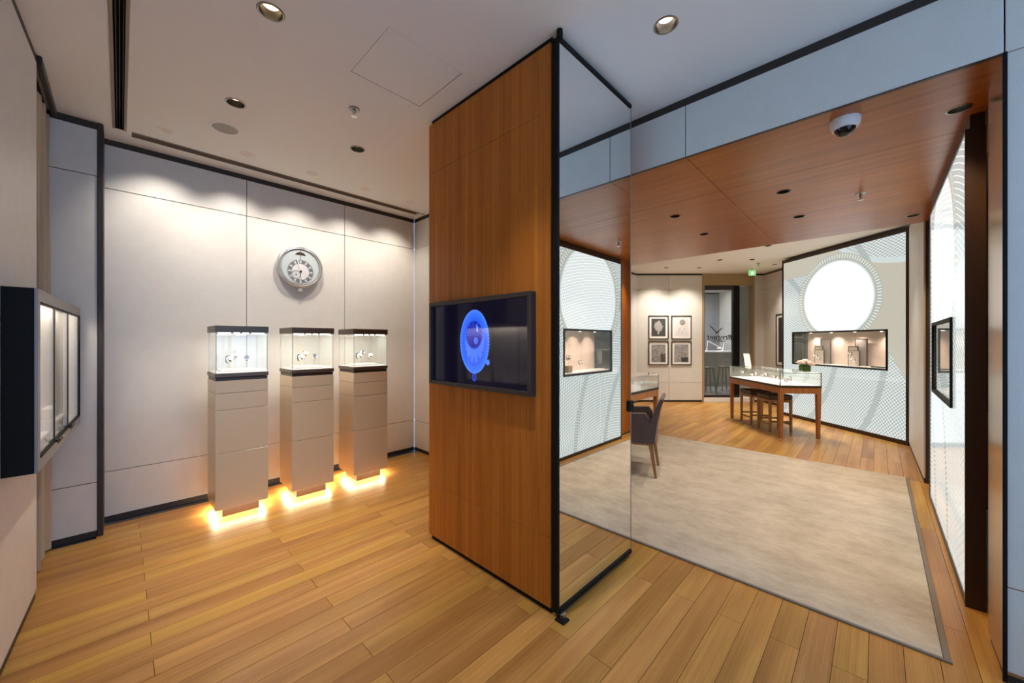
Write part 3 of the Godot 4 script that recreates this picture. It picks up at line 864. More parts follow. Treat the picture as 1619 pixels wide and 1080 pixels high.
	for e in [[-0.065, 0.035, 0.055], [-0.015, 0.0, 0.085], [0.065, 0.02, 0.055]]:
		watch_on_stand(xf * Transform3D(Basis(Vector3.UP, [0.3, 0.0, -0.2][i]), Vector3(-0.01 + e[0], ty, 0.02 + e[1])), e[2], ["low-set outer", "high-set", "low-set inner"][i] + " watch in the pedestal case " + which, "watches in the pedestal cases", looks[i])
		i += 1

# ------------------------------------------------------------------ clock, screen
func build_clock() -> void:
	var n := 320
	var im := Image.create_empty(n, n, false, Image.FORMAT_RGB8)
	for y in n:
		for x in n:
			var px := (x + 0.5) / n * 2.0 - 1.0
			var py := 1.0 - (y + 0.5) / n * 2.0
			var c := rgb8(196, 206, 206)
			var r := sqrt(px * px + py * py)
			if r > 0.93:
				c = rgb8(150, 152, 150)
			var qx := px - 0.0
			var qy := py + 0.27
			var q := sqrt(qx * qx + qy * qy)
			if q < 0.66:
				c = rgb8(222, 222, 220)
				var a := atan2(qy, qx) * 60.0 / TAU
				var a12 := atan2(qy, qx) * 12.0 / TAU
				if q > 0.43:
					c = rgb8(118, 122, 124)
					if q > 0.46 and q < 0.60 and absf(a12 - roundf(a12)) < 0.16:
						c = rgb8(206, 208, 208)
					if q > 0.62 and absf(a - roundf(a)) < 0.15:
						c = rgb8(220, 220, 220)
			var s := sqrt((px + 0.22) * (px + 0.22) + (py + 0.46) * (py + 0.46))
			if s < 0.24:
				c = rgb8(205, 206, 204) if s < 0.19 else rgb8(150, 152, 152)
				if s < 0.035:
					c = rgb8(60, 60, 62)
			var f := sqrt(px * px + (py - 0.50) * (py - 0.50))
			if py > 0.62 and f < 0.30 and f > 0.12 and absf(px) < 0.28:
				c = rgb8(70, 56, 52)
			if absf(px) < 0.012 and py > 0.40 and py < 0.92:
				c = rgb8(90, 90, 92)
			im.set_pixel(x, y, c)
	var dm := mat(Color.WHITE, 0.25)
	dm.albedo_texture = ImageTexture.create_from_image(im)
	var t := thing("wall_clock", "round silver wall clock shaped like a pocket watch, above the pedestals", "clock", Transform3D(Basis(), W(1.281, 2.165, 4.29)))
	var R := 0.215
	part("case", lathe([Vector2(0, 0), Vector2(R - 0.03, 0), Vector2(R - 0.012, 0.01), Vector2(R, 0.03), Vector2(R, 0.05), Vector2(R - 0.008, 0.062), Vector2(R - 0.018, 0.066), Vector2(R - 0.024, 0.06), Vector2(R - 0.027, 0.045)], 56), M.silver, t, Vector3.ZERO, Vector3(PI / 2, 0, 0))
	part("bezel", lathe([Vector2(R - 0.026, 0.046), Vector2(R - 0.026, 0.058), Vector2(R - 0.032, 0.060), Vector2(R - 0.036, 0.048)], 56), M.silver, t, Vector3.ZERO, Vector3(PI / 2, 0, 0))
	part("dial", disc_print(R - 0.028, R - 0.028), dm, t, Vector3(0, 0, 0.047))
	var hz := 0.052
	for e in [[deg_to_rad(14.0), 0.13, 0.005], [deg_to_rad(-168.0), 0.085, 0.006]]:
		part("hand", bev(e[2] * 2, e[1], 0.002, 0.0005), mat(rgb8(235, 235, 232), 0.3), t, Vector3(-sin(e[0]) * e[1] / 2, -0.05 + cos(e[0]) * e[1] / 2, hz), Vector3(0, 0, e[0]))
	part("hand_hub", lathe([Vector2(0.011, 0), Vector2(0.011, 0.004), Vector2(0, 0.006)], 16), M.dark_bronze, t, Vector3(0, -0.05, hz), Vector3(PI / 2, 0, 0))
	part("crown", lathe([Vector2(0, -0.045), Vector2(0.018, -0.045), Vector2(0.024, -0.036), Vector2(0.024, -0.012), Vector2(0.016, 0.0), Vector2(0.010, 0.012)], 18), M.silver, t, Vector3(0, -R, 0.034))
	var ring := []
	for k in 13:
		ring.append(Vector3(cos(TAU * k / 12.0) * 0.024, -R - 0.03 + sin(TAU * k / 12.0) * 0.024, 0.034))
	part("bow", tube(ring, 0.004, 0.004, 6), M.silver, t)

func build_screen() -> void:
	var nx := 720
	var ny := 412
	var im := Image.create_empty(nx, ny, false, Image.FORMAT_RGB8)
	im.fill(rgb8(6, 5, 22))
	var cx := 352.0
	var cy := 196.0
	for y in ny:
		for x in range(200, 500):
			var px := (x - cx) / 112.0
			var py := (cy - y) / 160.0
			var r := sqrt(px * px + py * py)
			var c := Color.BLACK
			var on := false
			if r < 1.0:
				on = true
				c = rgb8(52, 104, 236)
				var a := atan2(py, px) * 60.0 / TAU
				if r > 0.90:
					c = rgb8(74, 132, 252) if absf(a - roundf(a)) < 0.28 else rgb8(44, 92, 226)
				elif r > 0.78:
					c = rgb8(58, 118, 248) if int(r * 60.0) % 2 == 0 else rgb8(38, 84, 214)
				elif r > 0.66:
					c = rgb8(42, 88, 224)
				else:
					c = rgb8(66, 112, 250)
					var uy := (py - 0.22) / 0.46
					var ux := px / 0.58
					var um := sqrt(ux * ux + uy * uy)
					if um < 1.0:
						c = rgb8(12, 20, 140)
						var wheel := int(floorf(um * 9.0) + floorf(atan2(uy, ux) * 5.0)) % 3
						if wheel == 0 and uy > -0.1:
							c = rgb8(34, 74, 206)
						if um > 0.90:
							c = rgb8(30, 66, 200)
						if (ux - 0.2) * (ux - 0.2) + (uy + 0.42) * (uy + 0.42) < 0.06:
							c = rgb8(58, 104, 236)
						if absf(ux - 0.35) < 0.10 and absf(uy - 0.42 + ux * 0.8 - 0.28) < 0.2:
							c = rgb8(96, 146, 255)
					elif py < -0.30 and r > 0.50 and absf(a * 0.2 - roundf(a * 0.2)) < 0.12:
						c = rgb8(36, 74, 214)
			var kx := (x - 352.0) / 16.0
			var ky := (y - 372.0) / 26.0
			if not on and kx * kx + ky * ky < 1.0:
				on = true
				c = rgb8(30, 70, 210) if absf(kx * kx + ky * ky - 0.5) < 0.25 else rgb8(10, 24, 120)
			var gx := (x - 452.0) / 14.0
			var gy := (y - 296.0) / 14.0
			if not on and gx * gx + gy * gy < 1.0:
				on = true
				c = rgb8(70, 120, 240)
			if on:
				im.set_pixel(x, y, c)
	var m := mat(rgb8(8, 8, 12), 0.06)
	m.emission_enabled = true
	m.emission = Color.BLACK
	m.emission_texture = ImageTexture.create_from_image(im)
	m.emission_energy_multiplier = 1.2
	m.texture_repeat = false
	var t := thing("television_screen", "black-framed wall screen showing a blue watch, on the wooden pillar", "television", fr(Vector2(1.53, 2.235), Vector2(1.53, 1.30)))
	var w := 0.935
	part("frame", boxes([[0, w, 1.11, 1.135, 0.0, 0.045], [0, w, 1.64, 1.665, 0.0, 0.045], [0, 0.025, 1.135, 1.64, 0.0, 0.045], [w - 0.025, w, 1.135, 1.64, 0.0, 0.045]], 0.002), mat(rgb8(52, 46, 44), 0.4), t)
	span("back_plate", M.black, t, 0.02, w - 0.02, 1.13, 1.645, 0.0, 0.022, 0.0)
	part("screen", sheet(w - 0.05, 0.505), m, t, Vector3(0.025, 1.135, 0.024), Vector3.ZERO, "dark glossy screen showing a blue watch")
	area(t, Vector3(w / 2 - 0.02, 1.4, 0.05), Vector3(0, 0, 1), Vector2(0.26, 0.38), 0.02, Color(0.25, 0.4, 1.0))

# ------------------------------------------------------------------ wall case, curtain
func build_wall_case() -> void:
	var p := Vector2(-0.514, -1.8)
	var q := Vector2(-0.318, 3.305)
	var dir := (q - p).normalized()
	var a := p + dir * (4.4 * p.distance_to(q) / 5.105 + 0.005)
	var xf := fr(a, a + dir)
	var L := 1.385
	var z1 := 0.088
	var t := thing("wall_display_case", "black wall display case with grey-framed glass front, before the curtain", "display case", xf)
	var y0 := 0.832
	var y1 := 1.63
	part("body", boxes([[0, 0.012, y0, y1, 0.001, z1], [L - 0.012, L, y0, y1, 0.001, z1], [0.012, L - 0.012, y0, y0 + 0.014, 0.001, z1], [0.012, L - 0.012, y1 - 0.014, y1, 0.001, z1], [0.012, L - 0.012, y0 + 0.014, y1 - 0.014, 0.001, 0.006]], 0.001), M.black, t)
	var f := 0.05
	part("front_frame", boxes([[0, L, y1 - 0.055, y1, z1, z1 + 0.01], [0, L, y0, y0 + 0.055, z1, z1 + 0.01], [0, 0.055, y0 + 0.055, y1 - 0.055, z1, z1 + 0.01], [L - 0.03, L, y0 + 0.055, y1 - 0.055, z1, z1 + 0.01]], 0.001), M.grey_metal, t)
	part("gasket", boxes([[0.055, L - 0.03, y1 - 0.063, y1 - 0.055, z1, z1 + 0.013], [0.055, L - 0.03, y0 + 0.055, y0 + 0.065, z1, z1 + 0.013], [L - 0.042, L - 0.03, y0 + 0.065, y1 - 0.063, z1, z1 + 0.013]], 0.0), M.black, t)
	span("lining_back", M.white, t, 0.013, L - 0.013, y0 + 0.015, y1 - 0.015, 0.006, 0.010, 0.0)
	span("lining_base", M.white, t, 0.013, L - 0.013, y0 + 0.015, y0 + 0.072, 0.010, z1 - 0.002, 0.001)
	span("lining_side", M.white, t, 0.013, 0.02, y0 + 0.075, y1 - 0.02, 0.010, z1 - 0.002, 0.0)
	span("lining_side", M.white, t, L - 0.02, L - 0.013, y0 + 0.075, y1 - 0.02, 0.010, z1 - 0.002, 0.0)
	var xs := [0.055, 0.42, 0.86, L - 0.042]
	for i in 3:
		span("pane", M.glass, t, xs[i] + 0.003, xs[i + 1] - 0.003, y0 + 0.062, y1 - 0.06, z1 + 0.002, z1 + 0.007, 0.0)
		if i > 0:
			span("pane_joint", M.dark_trim, t, xs[i] - 0.003, xs[i] + 0.003, y0 + 0.062, y1 - 0.06, z1 + 0.001, z1 + 0.010, 0.0)
			var latch := span("latch", M.black, t, xs[i] - 0.03, xs[i] + 0.03, y0 + 0.058, y0 + 0.068, z1 + 0.010, z1 + 0.022, 0.001)
			part("latch_bar", bev(0.006, 0.05, 0.006, 0.001), M.steel, latch, Vector3(0, 0.0, 0.012), Vector3(0.5, 0, 0.5))
	span("light_bar", M.led, t, 0.05, L - 0.05, y1 - 0.026, y1 - 0.015, 0.03, 0.07, 0.001)
	area(t, Vector3(L / 2, y1 - 0.03, 0.05), Vector3.DOWN, Vector2(1.25, 0.04), 0.45, Color(1.0, 0.94, 0.88))
	for e in [[0.30, 0.14, "low white display step beside the near end of the wall case"], [0.80, 0.20, "white display step in the middle of the wall case"]]:
		var b := thing("display_step", e[2], "plinth", xf * Transform3D(Basis(), Vector3(e[0], y0 + 0.0725, 0.048)))
		part("step", boxes([[-0.13, 0.13, 0, e[1] * 0.3, -0.034, 0.034], [-0.09, 0.09, e[1] * 0.3, e[1] * 0.6, -0.034, 0.01]], 0.003), M.white, b)

func build_curtain() -> void:
	var t := thing("curtain", "long beige pleated curtain hanging behind the wall display case", "curtain", Transform3D())
	var st := tool()
	var n := 120
	var top := CEIL - 0.06
	var rows := [0.02, 0.10, 1.0, 2.0, top]
	var grid := []
	for j in rows.size():
		var row := []
		for i in n + 1:
			var s := float(i) / n
			var v := lerpf(3.33, 4.0, s)
			var amp := 0.042 * (1.0 + 0.2 * sin(i * 0.7))
			var u: float = -0.343 + 0.0385 * (v - 2.65) - 0.074 + amp * sin(s * TAU * 4.5 + 0.25 * sin(rows[j] * 1.3)) + 0.006 * sin(s * TAU * 11.0 + rows[j])
			row.append(W(u, rows[j], v + 0.01 * sin(s * TAU * 10.0)))
		grid.append(row)
	for layer in [0.0, 0.004]:
		for j in range(rows.size() - 1):
			for i in n:
				var off := Vector3(-layer, 0, 0)
				orient(st, [grid[j][i] + off, grid[j][i + 1] + off, grid[j + 1][i + 1] + off, grid[j + 1][i] + off], Vector3(1.0 if layer == 0.0 else -1.0, 0, 0))
	var me := st.commit()
	part("cloth", me, M.curtain, t)
	span("rail", M.dark_trim, t, -0.43, -0.345, top, CEIL, -4.02, -3.31, 0.002)
	var tr := thing("trim_3", "dark recess edge above the curtain", "trim", Transform3D(), "", "structure")
	span("trim_board", M.dark_trim, tr, -0.322, -0.30, CEIL - 0.05, CEIL, -4.02, -3.31, 0.002)

# ------------------------------------------------------------------ furniture
func showcase_desk(xf: Transform3D, label: String, L: float, Wd: float, watches: int, near_label: String, group: String) -> void:
	# local: x across (0 .. Wd), z along (0 .. -L), origin at the corner leg on the floor
	var t := thing("showcase_desk", label, "desk", xf)
	var ht := 0.735
	for e in [[0.03, -0.03], [Wd - 0.03, -0.03], [0.03, -L + 0.03], [Wd - 0.03, -L + 0.03]]:
		var inw := Vector3(Wd / 2 - e[0], 0, -L / 2 - e[1]).normalized() * 0.0
		part("leg", frustum(Vector3(e[0], 0, e[1]), 0.036, Vector3(e[0], ht, e[1]) + inw, 0.056), M.table_wood, t)
	part("apron", boxes([[0.004, Wd - 0.004, ht - 0.085, ht, -0.03, -0.004], [0.004, Wd - 0.004, ht - 0.085, ht, -L + 0.004, -L + 0.03], [0.004, 0.03, ht - 0.085, ht, -L + 0.03, -0.03], [Wd - 0.03, Wd - 0.004, ht - 0.085, ht, -L + 0.03, -0.03]], 0.001), M.table_wood, t)
	span("top_board", M.dark_bronze, t, 0, Wd, ht, ht + 0.026, -L, 0, 0.002)
	span("deck", M.deck_white, t, 0.02, Wd - 0.02, ht + 0.026, ht + 0.032, -L + 0.02, -0.02, 0.001)
	var g0 := ht + 0.026
	var g1 := 0.955
	for e in [[0.0, 0.0], [Wd - 0.012, 0.0], [0.0, -L + 0.012], [Wd - 0.012, -L + 0.012]]:
		span("post", M.grey_metal, t, e[0], e[0] + 0.012, g0, g1 - 0.006, e[1] - 0.012, e[1], 0.001)
	part("top_frame", boxes([[0.0, Wd, g1 - 0.016, g1 - 0.007, -0.012, 0.0], [0.0, Wd, g1 - 0.016, g1 - 0.007, -L, -L + 0.012]], 0.001), M.grey_metal, t)
	span("pane", M.glass, t, 0.0, Wd, g1 - 0.006, g1, -L, 0, 0.0)
	span("pane", M.glass, t, 0.002, 0.007, g0, g1 - 0.007, -L + 0.012, -0.012, 0.0)
	span("pane", M.glass, t, Wd - 0.007, Wd - 0.002, g0, g1 - 0.007, -L + 0.012, -0.012, 0.0)
	span("pane", M.glass, t, 0.012, Wd - 0.012, g0, g1 - 0.017, -0.007, -0.002, 0.0)
	span("pane", M.glass, t, 0.012, Wd - 0.012, g0, g1 - 0.017, -L + 0.002, -L + 0.007, 0.0)
	span("light_bar", M.led, t, Wd - 0.03, Wd - 0.018, g1 - 0.018, g1 - 0.008, -L + 0.03, -0.03, 0.001)
	area(t, Vector3(Wd - 0.035, g1 - 0.022, -L / 2), Vector3(-0.3, -1, 0), Vector2(0.03, L - 0.1), 0.35, Color(1.0, 0.97, 0.93))
	for i in watches:
		var z := -0.14 - (L - 0.26) * i / maxf(1.0, watches - 1)
		var x := Wd * (0.30 if i % 2 == 0 else 0.55)
		watch_on_stand(xf * Transform3D(Basis(Vector3.UP, -1.2), Vector3(x, ht + 0.0327, z)), 0.035 + 0.012 * (i % 3), ["black-strapped ", "brown-strapped ", "steel ", "grey-strapped "][[2, 0, 2, 3][i % 4]] + near_label, group, [2, 0, 2, 3][i % 4])

func stool(xf: Transform3D, label: String) -> void:
	var t := thing("bar_stool", label, "stool", xf, "stools under the desk")
	var s := 0.17
	for e in [[-1, -1], [1, -1], [1, 1], [-1, 1]]:
		part("leg", frustum(Vector3(e[0] * (s - 0.016), 0, e[1] * (s - 0.016)), 0.026, Vector3(e[0] * (s - 0.018), 0.50, e[1] * (s - 0.018)), 0.034), M.stool_wood, t)
	part("seat_frame", boxes([[-s + 0.034, s - 0.034, 0.46, 0.50, -s, -s + 0.026], [-s + 0.034, s - 0.034, 0.46, 0.50, s - 0.026, s], [-s, -s + 0.026, 0.46, 0.50, -s + 0.034, s - 0.034], [s - 0.026, s, 0.46, 0.50, -s + 0.034, s - 0.034]], 0.001), M.stool_wood, t)
	for sg in [-1.0, 1.0]:
		part("foot_rail", bev(2 * s - 0.06, 0.026, 0.018, 0.002), M.stool_wood, t, Vector3(0, 0.16, sg * (s - 0.016)))
		part("foot_rail", bev(0.018, 0.026, 2 * s - 0.06, 0.002), M.stool_wood, t, Vector3(sg * (s - 0.016), 0.12, 0))
	part("seat", bev(2 * s + 0.01, 0.075, 2 * s + 0.01, 0.014), M.seat_leather, t, Vector3(0, 0.538, 0), Vector3.ZERO, "dark brown leather seat pad")

func build_chair() -> void:
	# back legs stand at (3.78, 1.61) and (4.18, 1.76); it faces the desk
	var turn := atan2(0.143, 0.40)
	var t := thing("armchair", "dark brown leather armchair with tapered wooden legs on the carpet", "chair", at(3.98, 0.012, 1.69, turn), "")
	# local x along the backrest, -z towards the desk
	for e in [[-0.22, 0.0, -0.20, -0.05], [0.22, 0.0, 0.20, -0.05], [-0.21, -0.44, -0.19, -0.41], [0.21, -0.44, 0.19, -0.41]]:
		part("leg", frustum(Vector3(e[0], 0, e[1]), 0.022, Vector3(e[2], 0.34, e[3]), 0.044), M.stool_wood, t)
	part("seat_rail", boxes([[-0.235, 0.235, 0.325, 0.35, -0.46, -0.02]], 0.004), M.stool_wood, t)
	part("seat", bev(0.43, 0.13, 0.44, 0.03), M.leather, t, Vector3(0, 0.41, -0.25))
	var prof := PackedVector2Array([Vector2(-0.01, 0.35), Vector2(0.0, 0.45), Vector2(0.022, 0.60), Vector2(0.05, 0.72), Vector2(0.075, 0.79), Vector2(0.068, 0.81), Vector2(0.045, 0.805), Vector2(0.0, 0.72), Vector2(-0.05, 0.58), Vector2(-0.075, 0.45), Vector2(-0.08, 0.35)])
	part("backrest", extrude(prof, 0.50), M.leather, t, Vector3.ZERO, Vector3(0, -PI / 2, 0))
	for sg in [-1.0, 1.0]:
		var arm := PackedVector2Array([Vector2(-0.06, 0.35), Vector2(-0.06, 0.60), Vector2(-0.10, 0.655), Vector2(-0.36, 0.635), Vector2(-0.43, 0.61), Vector2(-0.45, 0.56), Vector2(-0.45, 0.35)])
		part("armrest", extrude(arm, 0.055), M.leather, t, Vector3(sg * 0.228, 0, 0), Vector3(0, -PI / 2, 0))

func build_furniture() -> void:
	var d := Vector2(0.103, 1.39).normalized()
	var A := cam_uv(3.862, 5.45)
	var B := cam_uv(3.862 + d.x, 5.45 + d.y)
	var ez := -(W(B.x, 0, B.y) - W(A.x, 0, A.y)).normalized()   # local -z runs along the long side, away from the viewpoint
	var ex := Vector3.UP.cross(ez).normalized()
	var xf := Transform3D(Basis(ex, Vector3.UP, ez), W(A.x, 0, A.y))
	showcase_desk(xf, "wooden showcase desk with glass case and flowers, before the large backlit wall", 1.46, 0.57, 9, "watch in the glass case of the flower desk", "watches in the flower desk")
	stool(xf * Transform3D(Basis(), Vector3(0.25, 0, -0.56)), "wooden stool with leather seat under the flower desk, beside its front leg")
	stool(xf * Transform3D(Basis(), Vector3(0.25, 0, -1.08)), "wooden stool with leather seat under the flower desk, at its far end")
	# flowers
	var f := thing("flower_bowl", "small glass cube of pale pink flowers on the showcase desk", "flowers", xf * Transform3D(Basis(), Vector3(0.47, 0.9556, -0.20)).scaled_local(Vector3.ONE * 1.3))
	part("bowl", bev(0.085, 0.07, 0.085, 0.008), mat(rgb8(62, 92, 40), 0.15), f, Vector3(0, 0.035, 0), Vector3.ZERO, "green leaf-lined glass cube")
	rng.seed = 9
	for k in 16:
		var an := rng.randf() * TAU
		var rr := 0.072 * sqrt(rng.randf())
		part("blossom", lathe([Vector2(0, -0.016), Vector2(0.018, -0.014), Vector2(0.026, 0.0), Vector2(0.020, 0.014), Vector2(0.008, 0.018), Vector2(0, 0.014)], 10), M.petal if k % 3 else M.petal_white, f, Vector3(cos(an) * rr, 0.115 - rr * 0.5 + rng.randf() * 0.02, sin(an) * rr), Vector3(rng.randf() - 0.5, 0, rng.randf() - 0.5))
	part("leaf_ring", lathe([Vector2(0.03, 0.066), Vector2(0.066, 0.082), Vector2(0.06, 0.09), Vector2(0.0, 0.088)], 14), mat(rgb8(64, 98, 44), 0.6), f)
	var c := thing("easel_card", "blank white card leaning on a wire easel at the desk's far end", "card stand", xf * Transform3D(Basis(Vector3.UP, 0.25), Vector3(0.25, 0.956, -1.34)))
	part("card", bev(0.125, 0.23, 0.006, 0.002), M.white, c, Vector3(0, 0.113, 0), Vector3(-0.25, 0, -0.05))
	part("wire_leg", tube([Vector3(0.03, 0.20, -0.035), Vector3(0.075, 0.003, -0.12), Vector3(0.02, 0.003, -0.01)], 0.0025, 0.0025, 6), M.dark_bronze, c)
	part("wire_leg", tube([Vector3(-0.03, 0.20, -0.035), Vector3(0.0, 0.003, -0.12)], 0.0025, 0.0025, 6), M.dark_bronze, c)
	# second desk, mostly behind the mirror door
	var xf2 := Transform3D(Basis(Vector3(0, 0, -1), Vector3.UP, Vector3(1, 0, 0)), W(5.12, 0.012, 2.15))
	showcase_desk(xf2, "wooden showcase desk with glass case behind the armchair", 1.42, 0.58, 8, "watch in the desk case behind the armchair", "watches in the armchair desk")
	build_chair()
	# carpet
	var k := thing("carpet", "mottled beige cut-pile carpet with a thin grey border, under the wooden ceiling", "carpet", Transform3D())
	span("pile", M.carpet, k, 2.512, 5.58, 0.0005, 0.012, -2.85, 0.208, 0.003)
	part("border", boxes([[2.500, 2.511, 0.0005, 0.009, -2.86, 0.235], [5.582, 5.593, 0.0005, 0.009, -2.86, 0.235], [2.511, 5.582, 0.0005, 0.009, 0.21, 0.232]], 0.001), mat(rgb8(118, 106, 92), 0.8), k)

# ------------------------------------------------------------------ pictures, far window, workshop
func picture_tex(kind: int) -> ImageTexture:
	var n := 128
	var h := 160
	var im := Image.create_empty(n, h, false, Image.FORMAT_RGB8)
	var ns := FastNoiseLite.new()
	ns.seed = 100 + kind
	ns.frequency = 0.035
	ns.fractal_octaves = 4
	for y in h:
		for x in n:
			var px := (x + 0.5) / n * 2.0 - 1.0
			var py := 1.25 - (y + 0.5) / n * 2.0
			var e := ns.get_noise_2d(x, y)
			var g := 0.3
			var ri := absf(sin((e + 0.2 * px) * (13.0 if kind < 2 else 8.0)))
			if kind == 0:
				var r := sqrt(px * px * 1.5 + (py - 0.15) * (py - 0.15))
				g = 0.30
				if r < 0.72 + 0.35 * e or (absf(px) < 0.12 and py < -0.3 and py > -0.95):
					g = 0.38 + 0.45 * ri
			elif kind == 1:
				g = 0.86
				var r := sqrt((px - 0.15) * (px - 0.15) + (py - 0.7) * (py - 0.7))
				if r < 0.42 and ri > 0.45:
					g = 0.45
				if py < 0.2 and py > -0.9 and absf(px) < 0.55 and e > 0.16:
					g = 0.70
			elif kind == 2:
				g = 0.16 + 0.62 * ri
				if px > 0.3 and py < -0.1:
					g *= 0.55
			elif kind == 3:
				g = 0.14 + 0.66 * absf(sin((px * 1.1 - py * 1.3 + e * 2.2) * 3.6))
				if py < -0.6 and px > 0.0:
					g = 0.26
			else:
				var r := sqrt((px - 0.75) * (px - 0.75) + (py * 0.9 - 0.05) * (py * 0.9 - 0.05))
				g = 0.20 + 0.05 * e
				if r < 0.92:
					g = 0.62 + 0.2 * ri
				if r < 0.70:
					g = 0.28 + 0.2 * ri
				if r < 0.5:
					g = 0.5 + 0.2 * ri
			im.set_pixel(x, y, Color(g, g * 0.975, g * 0.965))
	return ImageTexture.create_from_image(im)

func framed_picture(xf: Transform3D, w: float, h: float, kind: int, label: String, group: String, mount := 0.05) -> void:
	var t := thing("framed_picture", label, "picture", xf, group)
	var f := 0.018
	part("frame", boxes([[0, w, 0, f, 0, 0.024], [0, w, h - f, h, 0, 0.024], [0, f, f, h - f, 0, 0.024], [w - f, w, f, h - f, 0, 0.024]], 0.001), M.dark_bronze, t)
	span("mount", M.white, t, f, w - f, f, h - f, 0.0, 0.010, 0.0)
	var m := mat(Color.WHITE, 0.3)
	m.albedo_texture = picture_tex(kind)
	m.texture_repeat = false
	part("print", sheet(w - 2 * f - 2 * mount, h - 2 * f - 2 * mount), m, t, Vector3(f + mount, f + mount, 0.012))

func build_far_window() -> void:
	var P := cam_uv(2.89, 8.75)
	var Q := cam_uv(5.83, 8.75)
	var xf := fr(P, Q)
	var k0 := 1.507
	# pictures
	framed_picture(xf * Transform3D(Basis(), Vector3(0.263, 1.452, 0.0)), 0.462, 0.545, 0, "framed print of a white watch drawing on dark grey", "four framed prints")
	framed_picture(xf * Transform3D(Basis(), Vector3(0.793, 1.452, 0.0)), 0.462, 0.545, 1, "framed print of a pale pencil drawing on white", "four framed prints")
	framed_picture(xf * Transform3D(Basis(), Vector3(0.263, 0.857, 0.0)), 0.462, 0.545, 2, "framed close-up print of dark round clockwork, below the watch drawing", "four framed prints")
	framed_picture(xf * Transform3D(Basis(), Vector3(0.793, 0.857, 0.0)), 0.462, 0.545, 3, "framed close-up print of slanting bright parts, below the pale drawing", "four framed prints")
	var sp := cam_uv(5.83, 8.75)
	var sq := cam_uv(5.66, 6.3)
	framed_picture(fr(sp, sq) * Transform3D(Basis(), Vector3(0.47, 0.875, 0.0)), 0.86, 1.12, 4, "tall framed photograph of a silver watch on the beige side wall", "", 0.06)
	# bronze framed window into the workshop
	var w := thing("window_1", "bronze-framed glass window into the workshop with mirrored lettering", "window", xf, "", "structure")
	span("frame_post", M.bronze_light, w, k0, k0 + 0.04, 0, CEIL, -0.16, 0.012, 0.002)
	span("frame_post", M.bronze_light, w, 2.685, 2.72, 0, CEIL, -0.5, 0.012, 0.002)
	span("header", M.bronze_light, w, k0 + 0.04, 2.685, 2.70, CEIL, -0.16, 0.004, 0.002)
	span("plinth", M.white, w, k0 + 0.04, 2.685, 0, 0.10, -0.3, 0.005, 0.002)
	span("sill", M.dark_trim, w, k0 + 0.04, 2.39, 0.10, 0.16, -0.12, -0.02, 0.002)
	span("stile", M.grey_metal, w, k0 + 0.04, k0 + 0.085, 0.16, 2.70, -0.12, -0.04, 0.002)
	span("stile", M.black, w, 2.25, 2.39, 0.16, 2.70, -0.12, -0.02, 0.002)
	span("head_rail", M.dark_trim, w, k0 + 0.085, 2.25, 2.60, 2.70, -0.12, -0.02, 0.002)
	span("pane", M.glass, w, k0 + 0.085, 2.25, 0.16, 2.60, -0.075, -0.065, 0.0)
	part("reveal_panel", bev(0.34, 2.6, 0.02, 0.002), M.reveal, w, Vector3(2.54, 1.40, -0.22), Vector3(0, -0.5, 0))
	span("floor_slab", M.workshop_floor, w, k0 - 1.5, 4.2, 0.0, 0.098, -4.4, -0.31, 0.0)
	# lettering on the glass, to be read from the workshop side
	var font := SystemFont.new()
	font.font_names = PackedStringArray(["Droid Serif"])
	font.font_italic = true
	font.font_weight = 700
	for e in [["Breguet", 0.0092, 1.475, 0.55], ["Depuis 1775", 0.0030, 1.385, 0.2]]:
		var tm := TextMesh.new()
		tm.text = e[0]
		tm.font = font
		tm.font_size = 16
		tm.pixel_size = e[1]
		tm.depth = 0.002
		var o := part("lettering", tm, M.black, w)
		o.transform = Transform3D(Basis(Vector3(-1, 0, 0), Vector3(-0.28, 1, 0), Vector3(0, 0, -1)), Vector3(1.945, e[2] + 0.02, -0.062))
	part("clock_hand", bev(0.018, 0.22, 0.003, 0.0), M.black, w, Vector3(1.88 - 0.08, 1.605 + 0.085, -0.062), Vector3(0, 0, deg_to_rad(43)))
	part("clock_hand", bev(0.018, 0.17, 0.003, 0.0), M.black, w, Vector3(1.88 + 0.065, 1.605 + 0.055, -0.062), Vector3(0, 0, deg_to_rad(-50)))
	part("clock_hub", lathe([Vector2(0, 0), Vector2(0.02, 0), Vector2(0.02, 0.003), Vector2(0, 0.003)], 16), M.black, w, Vector3(1.88, 1.605, -0.064), Vector3(PI / 2, 0, 0))
	# workshop beyond
	var s := thing("wall_workshop", "grey panelled walls of the workshop beyond the window", "wall", xf, "", "structure")
	var zb := -4.0
	for e in [[0.3, 1.3], [1.3, 2.3], [2.3, 3.3], [3.3, 4.1]]:
		for y in [[0.1, 1.2], [1.2, 2.0], [2.0, 3.0]]:
			span("panel", M.workshop_wall, s, e[0] + 0.003, e[1] - 0.003, y[0] + 0.003, y[1] - 0.003, zb - 0.02, zb, 0.001)
	span("backing", M.backing, s, 0.2, 4.2, 0, 3.05, zb - 0.1, zb - 0.021, 0.0)
	span("side", M.panel, s, 0.2, 0.3, 0.0, 3.05, zb, -0.3, 0.0)
	span("side", M.panel, s, 4.1, 4.2, 0.0, 3.05, zb, -0.15, 0.0)
	span("front", M.backing, s, 0.2, 1.5, 0.0, 3.05, -0.3, -0.14, 0.0)
	span("front", M.backing, s, 2.72, 4.1, 0.0, 3.05, -0.3, -0.14, 0.0)
	span("front", M.backing, s, 1.5, 2.72, 2.97, 3.05, -0.3, -0.14, 0.0)
	span("ceiling_board", M.ceiling, s, 0.2, 4.2, 3.05, 3.15, zb - 0.1, -0.14, 0.0)
	var cl := thing("ceiling_light", "long white light panel on the workshop ceiling", "light", xf * Transform3D(Basis(), Vector3(2.2, 3.05, -2.2)))
